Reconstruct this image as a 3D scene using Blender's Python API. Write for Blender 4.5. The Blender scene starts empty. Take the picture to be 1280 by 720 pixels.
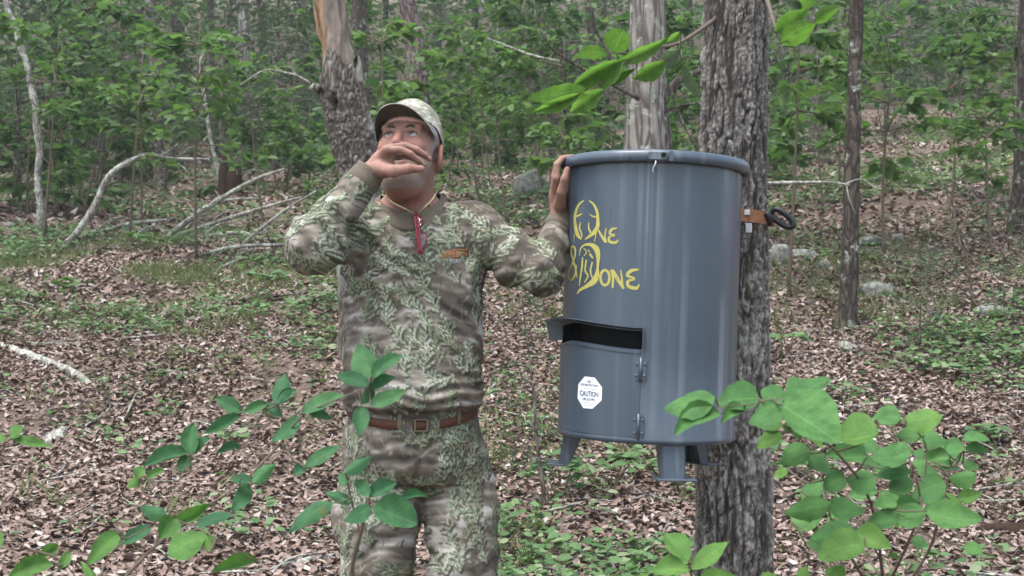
import bpy, math, random
import numpy as np
from mathutils import Vector, Matrix

SC = bpy.context.scene
COL = SC.collection
random.seed(7)
RNG = np.random.default_rng(7)

# ------------------------------------------------------------------ camera
F_PX, CAM_Z, HORIZON = 1500.0, 1.2, 400.0            # focal length in photo pixels (1280 wide)
PITCH = math.atan((HORIZON - 360.0) / F_PX)
cam_d = bpy.data.cameras.new('camera')
cam = bpy.data.objects.new('camera', cam_d)
COL.objects.link(cam)
cam.location = (0, 0, CAM_Z)
cam.rotation_euler = (math.pi / 2 + PITCH, 0, 0)
cam_d.sensor_width = 36.0
cam_d.lens = F_PX / 1280.0 * 36.0
cam_d.clip_start, cam_d.clip_end = 0.05, 2000.0
cam_d.dof.use_dof = True
cam_d.dof.focus_distance = 3.6
cam_d.dof.aperture_fstop = 9.0
SC.camera = cam

# ------------------------------------------------------------------ sky and sun
SUN_EL, SUN_AZ = math.radians(70), math.radians(225)   # azimuth clockwise from +Y: behind the camera, to its left
world = bpy.data.worlds.new('World')
SC.world = world
world.use_nodes = True
wn, wl = world.node_tree.nodes, world.node_tree.links
wn.clear()
sky = wn.new('ShaderNodeTexSky')
sky.sky_type = 'NISHITA'
sky.sun_disc = False
sky.sun_elevation, sky.sun_rotation = SUN_EL, SUN_AZ
sky.dust_density, sky.air_density = 4.0, 1.2
hsv = wn.new('ShaderNodeHueSaturation')
hsv.inputs['Saturation'].default_value = 0.7            # thin white overcast
bg = wn.new('ShaderNodeBackground')
bg.inputs['Strength'].default_value = 0.15
wo = wn.new('ShaderNodeOutputWorld')
wl.new(sky.outputs[0], hsv.inputs['Color'])
wl.new(hsv.outputs[0], bg.inputs['Color'])
wl.new(bg.outputs[0], wo.inputs['Surface'])

sun_d = bpy.data.lights.new('sun', 'SUN')
sun_d.energy, sun_d.angle, sun_d.color = 1.2, math.radians(35), (1.0, 0.985, 0.96)
sun = bpy.data.objects.new('sun', sun_d)
COL.objects.link(sun)
sd = Vector((math.sin(SUN_AZ) * math.cos(SUN_EL), math.cos(SUN_AZ) * math.cos(SUN_EL), math.sin(SUN_EL)))
sun.rotation_euler = (-sd).to_track_quat('-Z', 'Y').to_euler()

SC.view_settings.view_transform = 'Standard'
SC.view_settings.look = 'None'
SC.view_settings.gamma = 1.0
SC.view_settings.use_curve_mapping = False
SC.view_settings.exposure = 1.6
SC.render.engine = 'CYCLES'
SC.cycles.use_denoising = True
SC.cycles.max_bounces = 6
SC.cycles.diffuse_bounces = 3
SC.cycles.glossy_bounces = 2
SC.cycles.transmission_bounces = 4
SC.cycles.caustics_reflective = False
SC.cycles.caustics_refractive = False

# ------------------------------------------------------------------ pixel -> place
_cp, _sp = math.cos(PITCH), math.sin(PITCH)
def ray(u, v):
    a, b = (u - 640.0) / F_PX, (360.0 - v) / F_PX
    return np.array([a, _cp - b * _sp, _sp + b * _cp])
def P(u, v, Y):
    """the point at depth Y (metres along the ground from the camera) seen at photo pixel u, v"""
    d = ray(u, v)
    return np.array([0, 0, CAM_Z]) + d * (Y / d[1])

# ------------------------------------------------------------------ noise
def _h(i, j, k, s):
    n = (i.astype(np.int64) * 374761393 + j.astype(np.int64) * 668265263 + k.astype(np.int64) * 1440662683 + s * 974634777) & 0xFFFFFFFF
    n = ((n ^ (n >> 13)) * 1274126177) & 0xFFFFFFFF
    n = ((n ^ (n >> 16)) * 2246822519) & 0xFFFFFFFF
    return ((n ^ (n >> 15)) & 0xFFFFFF) / float(0xFFFFFF)
def vnoise(p, s=0):
    p = np.asarray(p, float)
    i = np.floor(p).astype(np.int64)
    f = p - i
    f = f * f * f * (f * (f * 6 - 15) + 10)
    x, y, z = i[:, 0], i[:, 1], i[:, 2]
    fx, fy, fz = f[:, 0], f[:, 1], f[:, 2]
    def l(a, b, t): return a + (b - a) * t
    r = l(l(l(_h(x, y, z, s), _h(x + 1, y, z, s), fx), l(_h(x, y + 1, z, s), _h(x + 1, y + 1, z, s), fx), fy),
          l(l(_h(x, y, z + 1, s), _h(x + 1, y, z + 1, s), fx), l(_h(x, y + 1, z + 1, s), _h(x + 1, y + 1, z + 1, s), fx), fy), fz)
    return r * 2 - 1
def fbm(p, o=4, s=0):
    p = np.asarray(p, float)
    r, a, t = np.zeros(len(p)), 1.0, 0.0
    for k in range(o):
        r += a * vnoise(p * (2.03 ** k) + 17.3 * k, s + k); t += a; a *= 0.5
    return r / t
def worley(p, s=0):
    p = np.asarray(p, float)
    i = np.floor(p).astype(np.int64)
    f1 = np.full(len(p), 9.0); f2 = np.full(len(p), 9.0); cid = np.zeros(len(p))
    for a in (-1, 0, 1):
        for b in (-1, 0, 1):
            for c in (-1, 0, 1):
                x, y, z = i[:, 0] + a, i[:, 1] + b, i[:, 2] + c
                q = np.stack([x + _h(x, y, z, s + 1), y + _h(x, y, z, s + 2), z + _h(x, y, z, s + 3)], 1)
                d = np.linalg.norm(q - p, axis=1)
                near = d < f1
                f2 = np.where(near, f1, np.minimum(f2, d))
                cid = np.where(near, _h(x, y, z, s + 9), cid)
                f1 = np.where(near, d, f1)
    return f1, f2, cid
def sstep(a, b, x):
    t = np.clip((x - a) / (b - a), 0, 1)
    return t * t * (3 - 2 * t)

# ------------------------------------------------------------------ mesh helpers
def make_mesh(name, V, F, mat=None, smooth=True, color=None, uv=None):
    me = bpy.data.meshes.new(name)
    V = np.asarray(V, np.float32)
    if isinstance(F, np.ndarray):
        n, k = F.shape
        me.vertices.add(len(V)); me.vertices.foreach_set('co', V.ravel())
        me.loops.add(n * k); me.loops.foreach_set('vertex_index', F.astype(np.int32).ravel())
        me.polygons.add(n)
        me.polygons.foreach_set('loop_start', np.arange(0, n * k, k, dtype=np.int32))
        me.polygons.foreach_set('loop_total', np.full(n, k, np.int32))
    else:
        me.from_pydata(V.tolist(), [], F)
    me.update(calc_edges=True)
    me.validate()
    if smooth:
        me.polygons.foreach_set('use_smooth', np.ones(len(me.polygons), bool))
    if color is not None:
        a = me.color_attributes.new('Col', 'FLOAT_COLOR', 'POINT')
        c = np.ones((len(V), 4), np.float32); c[:, :3] = color
        a.data.foreach_set('color', c.ravel())
    if uv is not None:
        l = me.uv_layers.new(name='UVMap')
        vi = np.empty(len(me.loops), np.int32); me.loops.foreach_get('vertex_index', vi)
        l.data.foreach_set('uv', np.asarray(uv, np.float32)[vi].ravel())
    if mat: me.materials.append(mat)
    return me
def link(name, data, parent=None):
    o = bpy.data.objects.new(name, data)
    COL.objects.link(o)
    if parent: o.parent = parent
    return o
def root_of(o):
    p = Vector((0, 0, 0))
    while o is not None:
        p += o.location; o = o.parent
    return np.array(p)
def part(root, name, V, F, mat, smooth=True, world=True, **kw):
    """mesh child of root; world-space vertices unless world=False"""
    V = np.asarray(V, float)
    if world and root is not None: V = V - root_of(root)
    return link(name, make_mesh(name, V, F, mat, smooth, **kw), root)
def tag(o, label=None, cat=None, group=None, kind=None):
    if label: o['label'] = label
    if cat: o['category'] = cat
    if group: o['group'] = group
    if kind: o['kind'] = kind
    return o
def thing(name, label, cat, loc, group=None):
    o = link(name, None)
    o.location = [float(c) for c in loc]
    o.empty_display_size = 0.1
    return tag(o, label, cat, group)
def joinvf(parts):
    Vs, Fs, n = [], [], 0
    for V, F in parts:
        Vs.append(np.asarray(V, float))
        if isinstance(F, np.ndarray): F = F.tolist()
        Fs += [[i + n for i in f] for f in F]
        n += len(V)
    return np.concatenate(Vs), Fs
def catmull(pts, n):
    pts = np.asarray(pts, float)
    if len(pts) == 2: return pts[0] + (pts[1] - pts[0]) * np.linspace(0, 1, n)[:, None]
    q = np.vstack([2 * pts[0] - pts[1], pts, 2 * pts[-1] - pts[-2]])
    t = np.linspace(0, len(pts) - 1 - 1e-9, n)
    i = t.astype(int); f = (t - i)[:, None]
    a, b, c, d = q[i], q[i + 1], q[i + 2], q[i + 3]
    return 0.5 * (2 * b + (c - a) * f + (2 * a - 5 * b + 4 * c - d) * f ** 2 + (3 * b - a - 3 * c + d) * f ** 3)
def tube(path, radii, seg=8, cap=True, rough=0.0, seed=0):
    path = np.asarray(path, float); n = len(path)
    radii = np.interp(np.linspace(0, 1, n), np.linspace(0, 1, len(np.atleast_1d(radii))), np.atleast_1d(radii))
    T = np.gradient(path, axis=0); T /= np.linalg.norm(T, axis=1)[:, None] + 1e-12
    ref = np.array([1.0, 0, 0]) if abs(T[0][0]) < 0.8 else np.array([0, 1.0, 0])
    N = np.zeros_like(T); N[0] = np.cross(T[0], ref); N[0] /= np.linalg.norm(N[0])
    for k in range(1, n):
        v = N[k - 1] - T[k] * np.dot(N[k - 1], T[k]); N[k] = v / (np.linalg.norm(v) + 1e-12)
    B = np.cross(T, N)
    a = np.linspace(0, 2 * math.pi, seg, endpoint=False)
    V = path[:, None] + radii[:, None, None] * (np.cos(a)[None, :, None] * N[:, None] + np.sin(a)[None, :, None] * B[:, None])
    if rough:
        d = fbm(V.reshape(-1, 3) * (0.5 / max(radii.max(), .004)) + seed, 3, seed).reshape(n, seg)
        V = path[:, None] + (V - path[:, None]) * (1 + rough * d)[:, :, None]
    V = V.reshape(-1, 3)
    r, c = np.meshgrid(np.arange(n - 1), np.arange(seg), indexing='ij'); r = r.ravel(); c = c.ravel()
    F = np.stack([r * seg + c, r * seg + (c + 1) % seg, (r + 1) * seg + (c + 1) % seg, (r + 1) * seg + c], 1).tolist()
    if cap: F += [list(range(seg))[::-1], list(range((n - 1) * seg, n * seg))]
    return V, F
def box(c, s, R=None, bev=0.0):
    """box with chamfered vertical+horizontal edges"""
    c = np.asarray(c, float); h = np.asarray(s, float) / 2
    if bev <= 0:
        V = np.array([[x, y, z] for x in (-1, 1) for y in (-1, 1) for z in (-1, 1)], float) * h
        F = [[0, 1, 3, 2], [4, 6, 7, 5], [0, 4, 5, 1], [2, 3, 7, 6], [0, 2, 6, 4], [1, 5, 7, 3]]
    else:
        b = min(bev, h.min() * .9); V = []; F = []
        lay = [(-h[2], b), (-h[2] + b, 0), (h[2] - b, 0), (h[2], b)]
        for z, i in lay:
            x, y = h[0] - i, h[1] - i
            V += [[-x + b, -y, z], [x - b, -y, z], [x, -y + b, z], [x, y - b, z], [x - b, y, z], [-x + b, y, z], [-x, y - b, z], [-x, -y + b, z]]
        V = np.array(V)
        for l in range(3):
            F += [[l * 8 + k, l * 8 + (k + 1) % 8, l * 8 + 8 + (k + 1) % 8, l * 8 + 8 + k] for k in range(8)]
        F += [list(range(8))[::-1], list(range(24, 32))]
    if R is not None: V = V @ np.asarray(R).T
    return V + c, F
def rotz(a): c, s = math.cos(a), math.sin(a); return np.array([[c, -s, 0], [s, c, 0], [0, 0, 1.0]])
def rotx(a): c, s = math.cos(a), math.sin(a); return np.array([[1.0, 0, 0], [0, c, -s], [0, s, c]])
def roty(a): c, s = math.cos(a), math.sin(a); return np.array([[c, 0, s], [0, 1.0, 0], [-s, 0, c]])
# ------------------------------------------------------------------ materials
class NT:
    def __init__(s, name):
        s.m = bpy.data.materials.new(name); s.m.use_nodes = True
        s.t = s.m.node_tree; s.t.nodes.clear()
        s.out = s.t.nodes.new('ShaderNodeOutputMaterial')
    def n(s, typ, **kw):
        o = s.t.nodes.new(typ)
        for k, v in kw.items():
            if k[0] == '_': setattr(o, k[1:], v)
            else:
                key = k.replace('__', ' ')
                try: o.inputs[key].default_value = v
                except KeyError: o.inputs[int(key[1:])].default_value = v
        return o
    def l(s, a, b): s.t.links.new(a, b)
    def ramp(s, fac, stops, interp='LINEAR'):
        r = s.t.nodes.new('ShaderNodeValToRGB'); r.color_ramp.interpolation = interp
        e = r.color_ramp.elements
        while len(e) < len(stops): e.new(0.5)
        for i, (p, c) in enumerate(stops):
            e[i].position = p; e[i].color = (*c, 1) if len(c) == 3 else c
        s.l(fac, r.inputs[0]); return r.outputs[0]
    def mix(s, fac, a, b, mode='MIX'):
        x = s.t.nodes.new('ShaderNodeMix'); x.data_type = 'RGBA'; x.blend_type = mode
        for v, i in ((fac, 0), (a, 6), (b, 7)):
            if isinstance(v, bpy.types.NodeSocket): s.l(v, x.inputs[i])
            else: x.inputs[i].default_value = v if i == 0 else ((*v, 1) if len(v) == 3 else v)
        return x.outputs[2]
    def coords(s, kind='Object', scale=(1, 1, 1)):
        c = s.t.nodes.new('ShaderNodeTexCoord'); mp = s.t.nodes.new('ShaderNodeMapping')
        mp.inputs['Scale'].default_value = scale
        s.l(c.outputs[kind], mp.inputs['Vector']); return mp.outputs[0]
    def noise(s, vec, scale, detail=4, rough=.55, dist=0.0):
        x = s.n('ShaderNodeTexNoise', Scale=scale, Detail=detail, Roughness=rough, Distortion=dist)
        if vec is not None: s.l(vec, x.inputs['Vector'])
        return x.outputs['Fac']
    def voro(s, vec, scale, feat='F1', rnd=1.0):
        x = s.n('ShaderNodeTexVoronoi', _feature=feat, Scale=scale, Randomness=rnd)
        s.l(vec, x.inputs['Vector']); return x.outputs['Distance']
    def math(s, op, a, b=0.0):
        x = s.t.nodes.new('ShaderNodeMath'); x.operation = op
        for v, i in ((a, 0), (b, 1)):
            if isinstance(v, bpy.types.NodeSocket): s.l(v, x.inputs[i])
            else: x.inputs[i].default_value = v
        return x.outputs[0]
    def bump(s, h, strength=.5, dist=.01):
        b = s.n('ShaderNodeBump', Strength=strength, Distance=dist); s.l(h, b.inputs['Height']); return b.outputs[0]
    def pbsdf(s, col, rough=.7, normal=None, spec=.3, metal=0.0, **kw):
        b = s.n('ShaderNodeBsdfPrincipled', Metallic=metal)
        b.inputs['Specular IOR Level'].default_value = spec
        for v, k in ((col, 'Base Color'), (rough, 'Roughness')):
            if isinstance(v, bpy.types.NodeSocket): s.l(v, b.inputs[k])
            else: b.inputs[k].default_value = v if k == 'Roughness' else (*v, 1)
        if normal is not None: s.l(normal, b.inputs['Normal'])
        s.l(b.outputs[0], s.out.inputs['Surface']); return s.m

def bark_mat(name, dark, light, sc=14.0, stretch=.28, lichen=.0, lcol=(.34, .38, .33), bump=.6, warm=None):
    t = NT(name)
    v = t.coords('Object', (1, 1, stretch))
    w = t.noise(v, sc * .5, 3)
    vv = t.n('ShaderNodeVectorMath', _operation='ADD')
    sc_ = t.n('ShaderNodeVectorMath', _operation='SCALE'); sc_.inputs['Scale'].default_value = .1
    cc = t.n('ShaderNodeTexNoise', Scale=sc * .6, Detail=3.0); t.l(v, cc.inputs['Vector'])
    t.l(cc.outputs['Color'], sc_.inputs[0]); t.l(v, vv.inputs[0]); t.l(sc_.outputs[0], vv.inputs[1])
    e = t.voro(vv.outputs[0], sc, 'DISTANCE_TO_EDGE')
    fine = t.noise(v, sc * 4, 5, .65)
    plate = t.ramp(e, [(0, (0, 0, 0)), (.22, (1, 1, 1))])
    h = t.math('ADD', t.math('MULTIPLY', plate, .8), t.math('MULTIPLY', fine, .5))
    f = t.math('MULTIPLY', plate, t.math('ADD', t.math('MULTIPLY', fine, .9), .15))
    col = t.ramp(f, [(0, dark), (.35, tuple((a + b) * .42 for a, b in zip(dark, light))), (.8, light)])
    big = t.noise(t.coords('Object', (1, 1, .5)), 2.2, 3)
    col = t.mix(t.math('MULTIPLY', big, .5), col, tuple(c * .45 for c in light), 'MIX')
    if warm:
        col = t.mix(t.ramp(t.noise(t.coords('Object'), 1.6, 3), [(.45, (0, 0, 0)), (.65, (1, 1, 1))]), col, warm, 'MIX')
    if lichen:
        lm = t.noise(t.coords('Object'), 9.0, 5, .6)
        m2 = t.noise(t.coords('Object'), 60.0, 3)
        mask = t.math('MULTIPLY', t.ramp(lm, [(.60 - lichen * .12, (0, 0, 0)), (.68 - lichen * .1, (1, 1, 1))]), t.ramp(m2, [(.35, (0, 0, 0)), (.5, (.9, .9, .9))]))
        col = t.mix(mask, col, lcol)
    return t.pbsdf(col, .9, t.bump(h, bump, .02), .15)

def leaf_mat(name, stops, trans=.35, rough=.55, veins=False, spec=.25):
    """leaf: random tint per leaf, light passes through"""
    t = NT(name)
    g = t.n('ShaderNodeNewGeometry')
    oi = t.n('ShaderNodeObjectInfo')
    r = t.math('FRACT', t.math('ADD', g.outputs['Random Per Island'], oi.outputs['Random']))
    col = t.ramp(r, stops)
    nrm = None
    if veins:
        u = t.n('ShaderNodeTexCoord'); sep = t.n('ShaderNodeSeparateXYZ'); t.l(u.outputs['UV'], sep.inputs[0])
        a = t.math('ABSOLUTE', t.math('SUBTRACT', sep.outputs[1], .5))
        w = t.math('FRACT', t.math('MULTIPLY', t.math('SUBTRACT', sep.outputs[0], t.math('MULTIPLY', a, .55)), 8.0))
        side = t.ramp(w, [(0, (1, 1, 1)), (.07, (0, 0, 0)), (.93, (0, 0, 0)), (1, (1, 1, 1))])
        mid = t.ramp(a, [(0, (1, 1, 1)), (.022, (0, 0, 0))])
        vm = t.math('MAXIMUM', t.math('MULTIPLY', side, .55), mid)
        blot = t.noise(t.coords('Object'), 45.0, 4)
        col = t.mix(t.ramp(blot, [(.35, (0, 0, 0)), (.75, (.85, .85, .85))]), col, tuple(c * .55 for c in stops[0][1]))
        bro = t.noise(t.coords('Object'), 17.0, 4)
        col = t.mix(t.ramp(bro, [(.66, (0, 0, 0)), (.74, (.7, .7, .7))]), col, (.13, .13, .045))
        col = t.mix(t.math('MULTIPLY', vm, .45), col, tuple(min(1, c * 1.7) for c in stops[-1][1]))
        # insect specks
        sp = t.voro(t.coords('Object'), 70.0)
        col = t.mix(t.ramp(sp, [(.05, (.8, .8, .8)), (.09, (0, 0, 0))]), col, (.2, .22, .1))
        nrm = t.bump(t.math('ADD', t.math('MULTIPLY', vm, -.7), t.math('MULTIPLY', blot, .5)), .35, .003)
    p = t.n('ShaderNodeBsdfPrincipled', Roughness=rough)
    p.inputs['Specular IOR Level'].default_value = spec
    t.l(col, p.inputs['Base Color'])
    if nrm is not None: t.l(nrm, p.inputs['Normal'])
    tr = t.n('ShaderNodeBsdfTranslucent')
    tc = t.mix(.6, col, (1.1, 1.35, .45, 1), 'MULTIPLY')
    t.l(tc, tr.inputs['Color'])
    mx = t.n('ShaderNodeMixShader', Fac=trans)
    t.l(p.outputs[0], mx.inputs[1]); t.l(tr.outputs[0], mx.inputs[2]); t.l(mx.outputs[0], t.out.inputs['Surface'])
    return t.m

def flat_mat(name, col, rough=.6, spec=.3, metal=0.0, var=.25, nscale=30.0, bump=0.0):
    t = NT(name)
    nz = t.noise(t.coords('Object'), nscale, 5)
    c = t.mix(nz, tuple(x * (1 - var) for x in col), tuple(min(1, x * (1 + var)) for x in col))
    return t.pbsdf(c, rough, t.bump(nz, bump, .004) if bump else None, spec, metal)

def vcol_mat(name, rough=.85, spec=.15, fine=.25, nscale=260.0, bump=.25, sss=0.0):
    t = NT(name)
    a = t.n('ShaderNodeVertexColor', _layer_name='Col')
    nz = t.noise(t.coords('Object'), nscale, 3)
    c = t.mix(t.math('MULTIPLY', nz, fine), a.outputs[0], (.02, .02, .018))
    m = t.pbsdf(c, rough, t.bump(nz, bump, .002), spec)
    if sss:
        b = [n for n in t.t.nodes if n.type == 'BSDF_PRINCIPLED'][0]
        b.inputs['Subsurface Weight'].default_value = sss
        b.inputs['Subsurface Radius'].default_value = (.008, .004, .002)
        b.inputs['Subsurface Scale'].default_value = .6
    return m

M = {}
# forest soil
t = NT('forest_soil')
v = t.coords('Object')
a = t.noise(v, 26, 6, .7); b = t.noise(v, 2.2, 4)
c = t.ramp(a, [(.25, (.085, .062, .05)), (.5, (.155, .115, .096)), (.75, (.24, .185, .158))])
c = t.mix(t.ramp(b, [(.52, (0, 0, 0)), (.7, (.6, .6, .6))]), c, (.045, .06, .022))
M['soil'] = t.pbsdf(c, .95, t.bump(a, .8, .04), .1)
# fallen leaves
t = NT('dead_leaf')
g = t.n('ShaderNodeNewGeometry')
c = t.ramp(g.outputs['Random Per Island'], [(0, (.12, .082, .065)), (.2, (.175, .122, .1)), (.45, (.245, .18, .153)), (.75, (.31, .243, .212)), (.94, (.39, .33, .3)), (1, (.5, .46, .43))])
big = t.noise(t.coords('Object'), 1.1, 3)
c = t.mix(t.ramp(big, [(.35, (0, 0, 0)), (.7, (.45, .45, .45))]), c, (.1, .066, .05))
p = t.n('ShaderNodeBsdfPrincipled', Roughness=.75); p.inputs['Specular IOR Level'].default_value = .2
t.l(c, p.inputs['Base Color']); t.l(p.outputs[0], t.out.inputs['Surface'])
M['litter'] = t.m

G1 = [(0, (.035, .075, .022)), (.5, (.062, .125, .036)), (1, (.105, .18, .05))]
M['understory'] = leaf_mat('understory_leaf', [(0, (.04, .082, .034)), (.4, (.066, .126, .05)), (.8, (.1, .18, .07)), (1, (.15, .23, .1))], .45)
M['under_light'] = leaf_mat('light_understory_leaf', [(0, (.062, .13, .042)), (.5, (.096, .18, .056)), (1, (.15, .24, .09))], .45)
M['cedar'] = leaf_mat('cedar_needles', [(0, (.045, .07, .042)), (.5, (.07, .1, .058)), (1, (.095, .13, .078))], .25, .7)
M['far'] = leaf_mat('distant_leaf', [(0, (.048, .094, .044)), (.5, (.076, .145, .062)), (.9, (.118, .2, .088)), (1, (.21, .29, .16))], .45)
M['crown'] = leaf_mat('crown_leaf', [(0, (.035, .08, .022)), (.5, (.06, .12, .034)), (1, (.1, .175, .05))], .42)
M['cover'] = leaf_mat('ground_plant_leaf', [(0, (.065, .13, .05)), (.5, (.105, .19, .075)), (.85, (.15, .245, .105)), (1, (.26, .3, .19))], .3)
M['grass'] = leaf_mat('grass_blade', [(0, (.07, .105, .035)), (.6, (.125, .16, .065)), (1, (.24, .23, .13))], .3)
M['shrub_r'] = leaf_mat('broad_leaf', [(0, (.06, .155, .05)), (.5, (.078, .19, .06)), (1, (.098, .22, .064))], .28, .6, True, .14)
M['shrub_r2'] = leaf_mat('young_broad_leaf', [(0, (.1, .22, .055)), (.5, (.125, .25, .062)), (1, (.15, .28, .075))], .34, .6, True, .14)
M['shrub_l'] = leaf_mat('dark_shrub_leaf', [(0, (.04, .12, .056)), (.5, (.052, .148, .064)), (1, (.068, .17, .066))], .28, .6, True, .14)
M['shrub_l2'] = leaf_mat('light_green_shrub_leaf', [(0, (.068, .165, .042)), (.5, (.088, .195, .05)), (1, (.11, .225, .06))], .32, .6, True, .14)  # lighter green leaf colour
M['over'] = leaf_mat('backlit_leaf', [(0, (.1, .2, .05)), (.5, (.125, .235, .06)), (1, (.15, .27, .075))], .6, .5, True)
M['over_b'] = leaf_mat('leaf_underside', [(0, (.1, .15, .11)), (1, (.13, .18, .13))], .25, .45, True, .5)

M['bark_oak'] = bark_mat('oak_bark', (.02, .016, .013), (.36, .33, .3), 34, .3, .9, (.4, .43, .38), .5)
M['bark_grey'] = bark_mat('pale_grey_bark', (.06, .052, .045), (.34, .31, .285), 16, .12, .5, bump=.7)
M['bark_mid'] = bark_mat('mid_bark', (.03, .024, .02), (.24, .21, .185), 24, .25, .35)
M['bark_dark'] = bark_mat('dark_bark', (.02, .016, .013), (.13, .11, .095), 22, .25, .25)
M['bark_purple'] = bark_mat('pine_bark', (.035, .024, .024), (.26, .2, .2), 15, .3, .15)
M['bark_pale'] = bark_mat('lichen_branch_bark', (.13, .118, .1), (.48, .46, .42), 26, .3, .9, (.5, .53, .47))
M['twig'] = flat_mat('twig_bark', (.12, .095, .075), .9, .1, var=.4, nscale=60, bump=.3)
M['stemgreen'] = flat_mat('green_stem', (.13, .12, .07), .8, .1, var=.3, nscale=60)
M['rot'] = flat_mat('rotten_wood', (.04, .027, .02), .95, .05, var=.6, nscale=30, bump=.8)
M['barewood'] = bark_mat('peeled_wood', (.16, .07, .03), (.55, .37, .2), 20, .07, 0, bump=.5, warm=(.3, .13, .06))
t = NT('lichen_rock')
v = t.coords('Object'); a = t.noise(v, 9, 7, .65); b = t.noise(v, 28, 4)
c = t.ramp(a, [(.3, (.08, .075, .068)), (.6, (.24, .235, .22)), (.75, (.36, .36, .33))])
c = t.mix(t.ramp(b, [(.5, (0, 0, 0)), (.6, (.7, .7, .7))]), c, (.34, .38, .32))
c = t.mix(t.ramp(t.noise(v, 5, 3), [(.5, (0, 0, 0)), (.62, (.8, .8, .8))]), c, (.06, .08, .035))
M['rock'] = t.pbsdf(c, .92, t.bump(a, .7, .03), .15)
# ------------------------------------------------------------------ ground
_py = np.array([-260, -60, 0, 3.5, 5, 6.5, 8, 10, 13, 17, 25, 40, 70, 112, 260.])
_pz = np.array([-14, -3, -.06, 0, .10, .33, .70, 1.22, 1.95, 2.75, 4.3, 7.8, 19.5, 31.5, 33.])
_fy = np.linspace(-260, 260, 10401)
_fz = np.convolve(np.pad(np.interp(_fy, _py, _pz), 20, mode='edge'), np.hanning(43)[1:-1] / np.hanning(43).sum(), 'valid')
def Gn(x, y):
    x = np.asarray(x, float); y = np.asarray(y, float)
    z = np.interp(y, _fy, _fz)
    xr = np.clip(np.log1p(np.exp(np.clip(x * 1.5, -30, 30))) / 1.5, 0, 14)
    z = z + .085 * xr * sstep(6, 18, y)
    p = np.stack([x, y, np.zeros_like(x)], -1).reshape(-1, 3)
    n = fbm(p * .55, 3, 3) * .16 + fbm(p * 2.6, 3, 5) * .035
    n = n.reshape(x.shape)
    return z + n * sstep(3.6, 6, np.abs(y))
def G(x, y): return float(Gn(np.array([x]), np.array([y]))[0])
def hit(u, v, y0=3.8):
    """where the ray through a photo pixel meets the ground"""
    d = ray(u, v); Y = np.concatenate([np.arange(y0, 30, .02), np.arange(30, 160, .2)])
    t = Y / d[1]
    X, Z = d[0] * t, CAM_Z + d[2] * t
    below = np.nonzero(Z < Gn(X, Y))[0]
    i = below[0] if len(below) else len(Y) - 1
    return np.array([X[i], Y[i], G(X[i], Y[i])])

_k = 6.0
_t = np.linspace(-1, 1, 281)
gx = 250 * np.sinh(_k * _t) / math.sinh(_k)
gy = 9 + 240 * np.sinh(_k * _t) / math.sinh(_k)
X, Y = np.meshgrid(gx, gy)
Z = Gn(X, Y)
n = len(_t)
r, c = np.meshgrid(np.arange(n - 1), np.arange(n - 1), indexing='ij'); r = r.ravel(); c = c.ravel()
F = np.stack([r * n + c, r * n + c + 1, (r + 1) * n + c + 1, (r + 1) * n + c], 1)
tag(link('ground', make_mesh('ground', np.stack([X.ravel(), Y.ravel(), Z.ravel()], 1), F, M['soil'])),
    'brown wooded hillside ground sloping up away', None, None, 'structure')

# ------------------------------------------------------------------ leaf clouds
T8 = np.array([[0, 0], [.32, .5], [.32, -.5], [.72, .4], [.72, -.4], [1, 0], [.32, 0], [.72, 0]])
F8 = np.array([[0, 2, 6], [0, 6, 1], [6, 2, 4], [6, 4, 7], [1, 6, 7], [1, 7, 3], [7, 4, 5], [3, 7, 5]])
T4 = np.array([[0, 0], [.45, .5], [.45, -.5], [1, 0]])
F4 = np.array([[0, 2, 3], [0, 3, 1]])
def unit(a): return a / (np.linalg.norm(a, axis=-1, keepdims=True) + 1e-12)
def leaf_cloud(c, axis, normal, L, W, fine=True, cup=None, curl=None):
    """c: leaf bases; axis, normal: directions; returns verts, tris"""
    n = len(c); T, Fc = (T8, F8) if fine else (T4, F4)
    a = unit(axis); b = unit(np.cross(normal, a)); nn = np.cross(a, b)
    L = np.broadcast_to(L, n)[:, None, None]; W = np.broadcast_to(W, n)[:, None, None]
    cup = np.zeros(n) + .12 if cup is None else cup
    curl = np.zeros(n) if curl is None else curl
    s, t = T[:, 0][None, :, None], T[:, 1][None, :, None]
    z = cup[:, None, None] * np.abs(t) * 2 * W / L + curl[:, None, None] * (s - .4) ** 2
    V = c[:, None] + a[:, None] * s * L + b[:, None] * t * W + nn[:, None] * z * L
    Fa = Fc[None] + (np.arange(n) * len(T))[:, None, None]
    return V.reshape(-1, 3), Fa.reshape(-1, 3)
def rdir(n, zlo=-1, zhi=1, rng=RNG):
    a = rng.uniform(0, 2 * math.pi, n); z = rng.uniform(zlo, zhi, n); r = np.sqrt(np.maximum(0, 1 - z * z))
    return np.stack([r * np.cos(a), r * np.sin(a), z], 1)
def cat(parts):
    Vs, Fs, n = [], [], 0
    for V, F in parts:
        Vs.append(V); Fs.append(F + n); n += len(V)
    return np.concatenate(Vs), np.concatenate(Fs)

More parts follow.
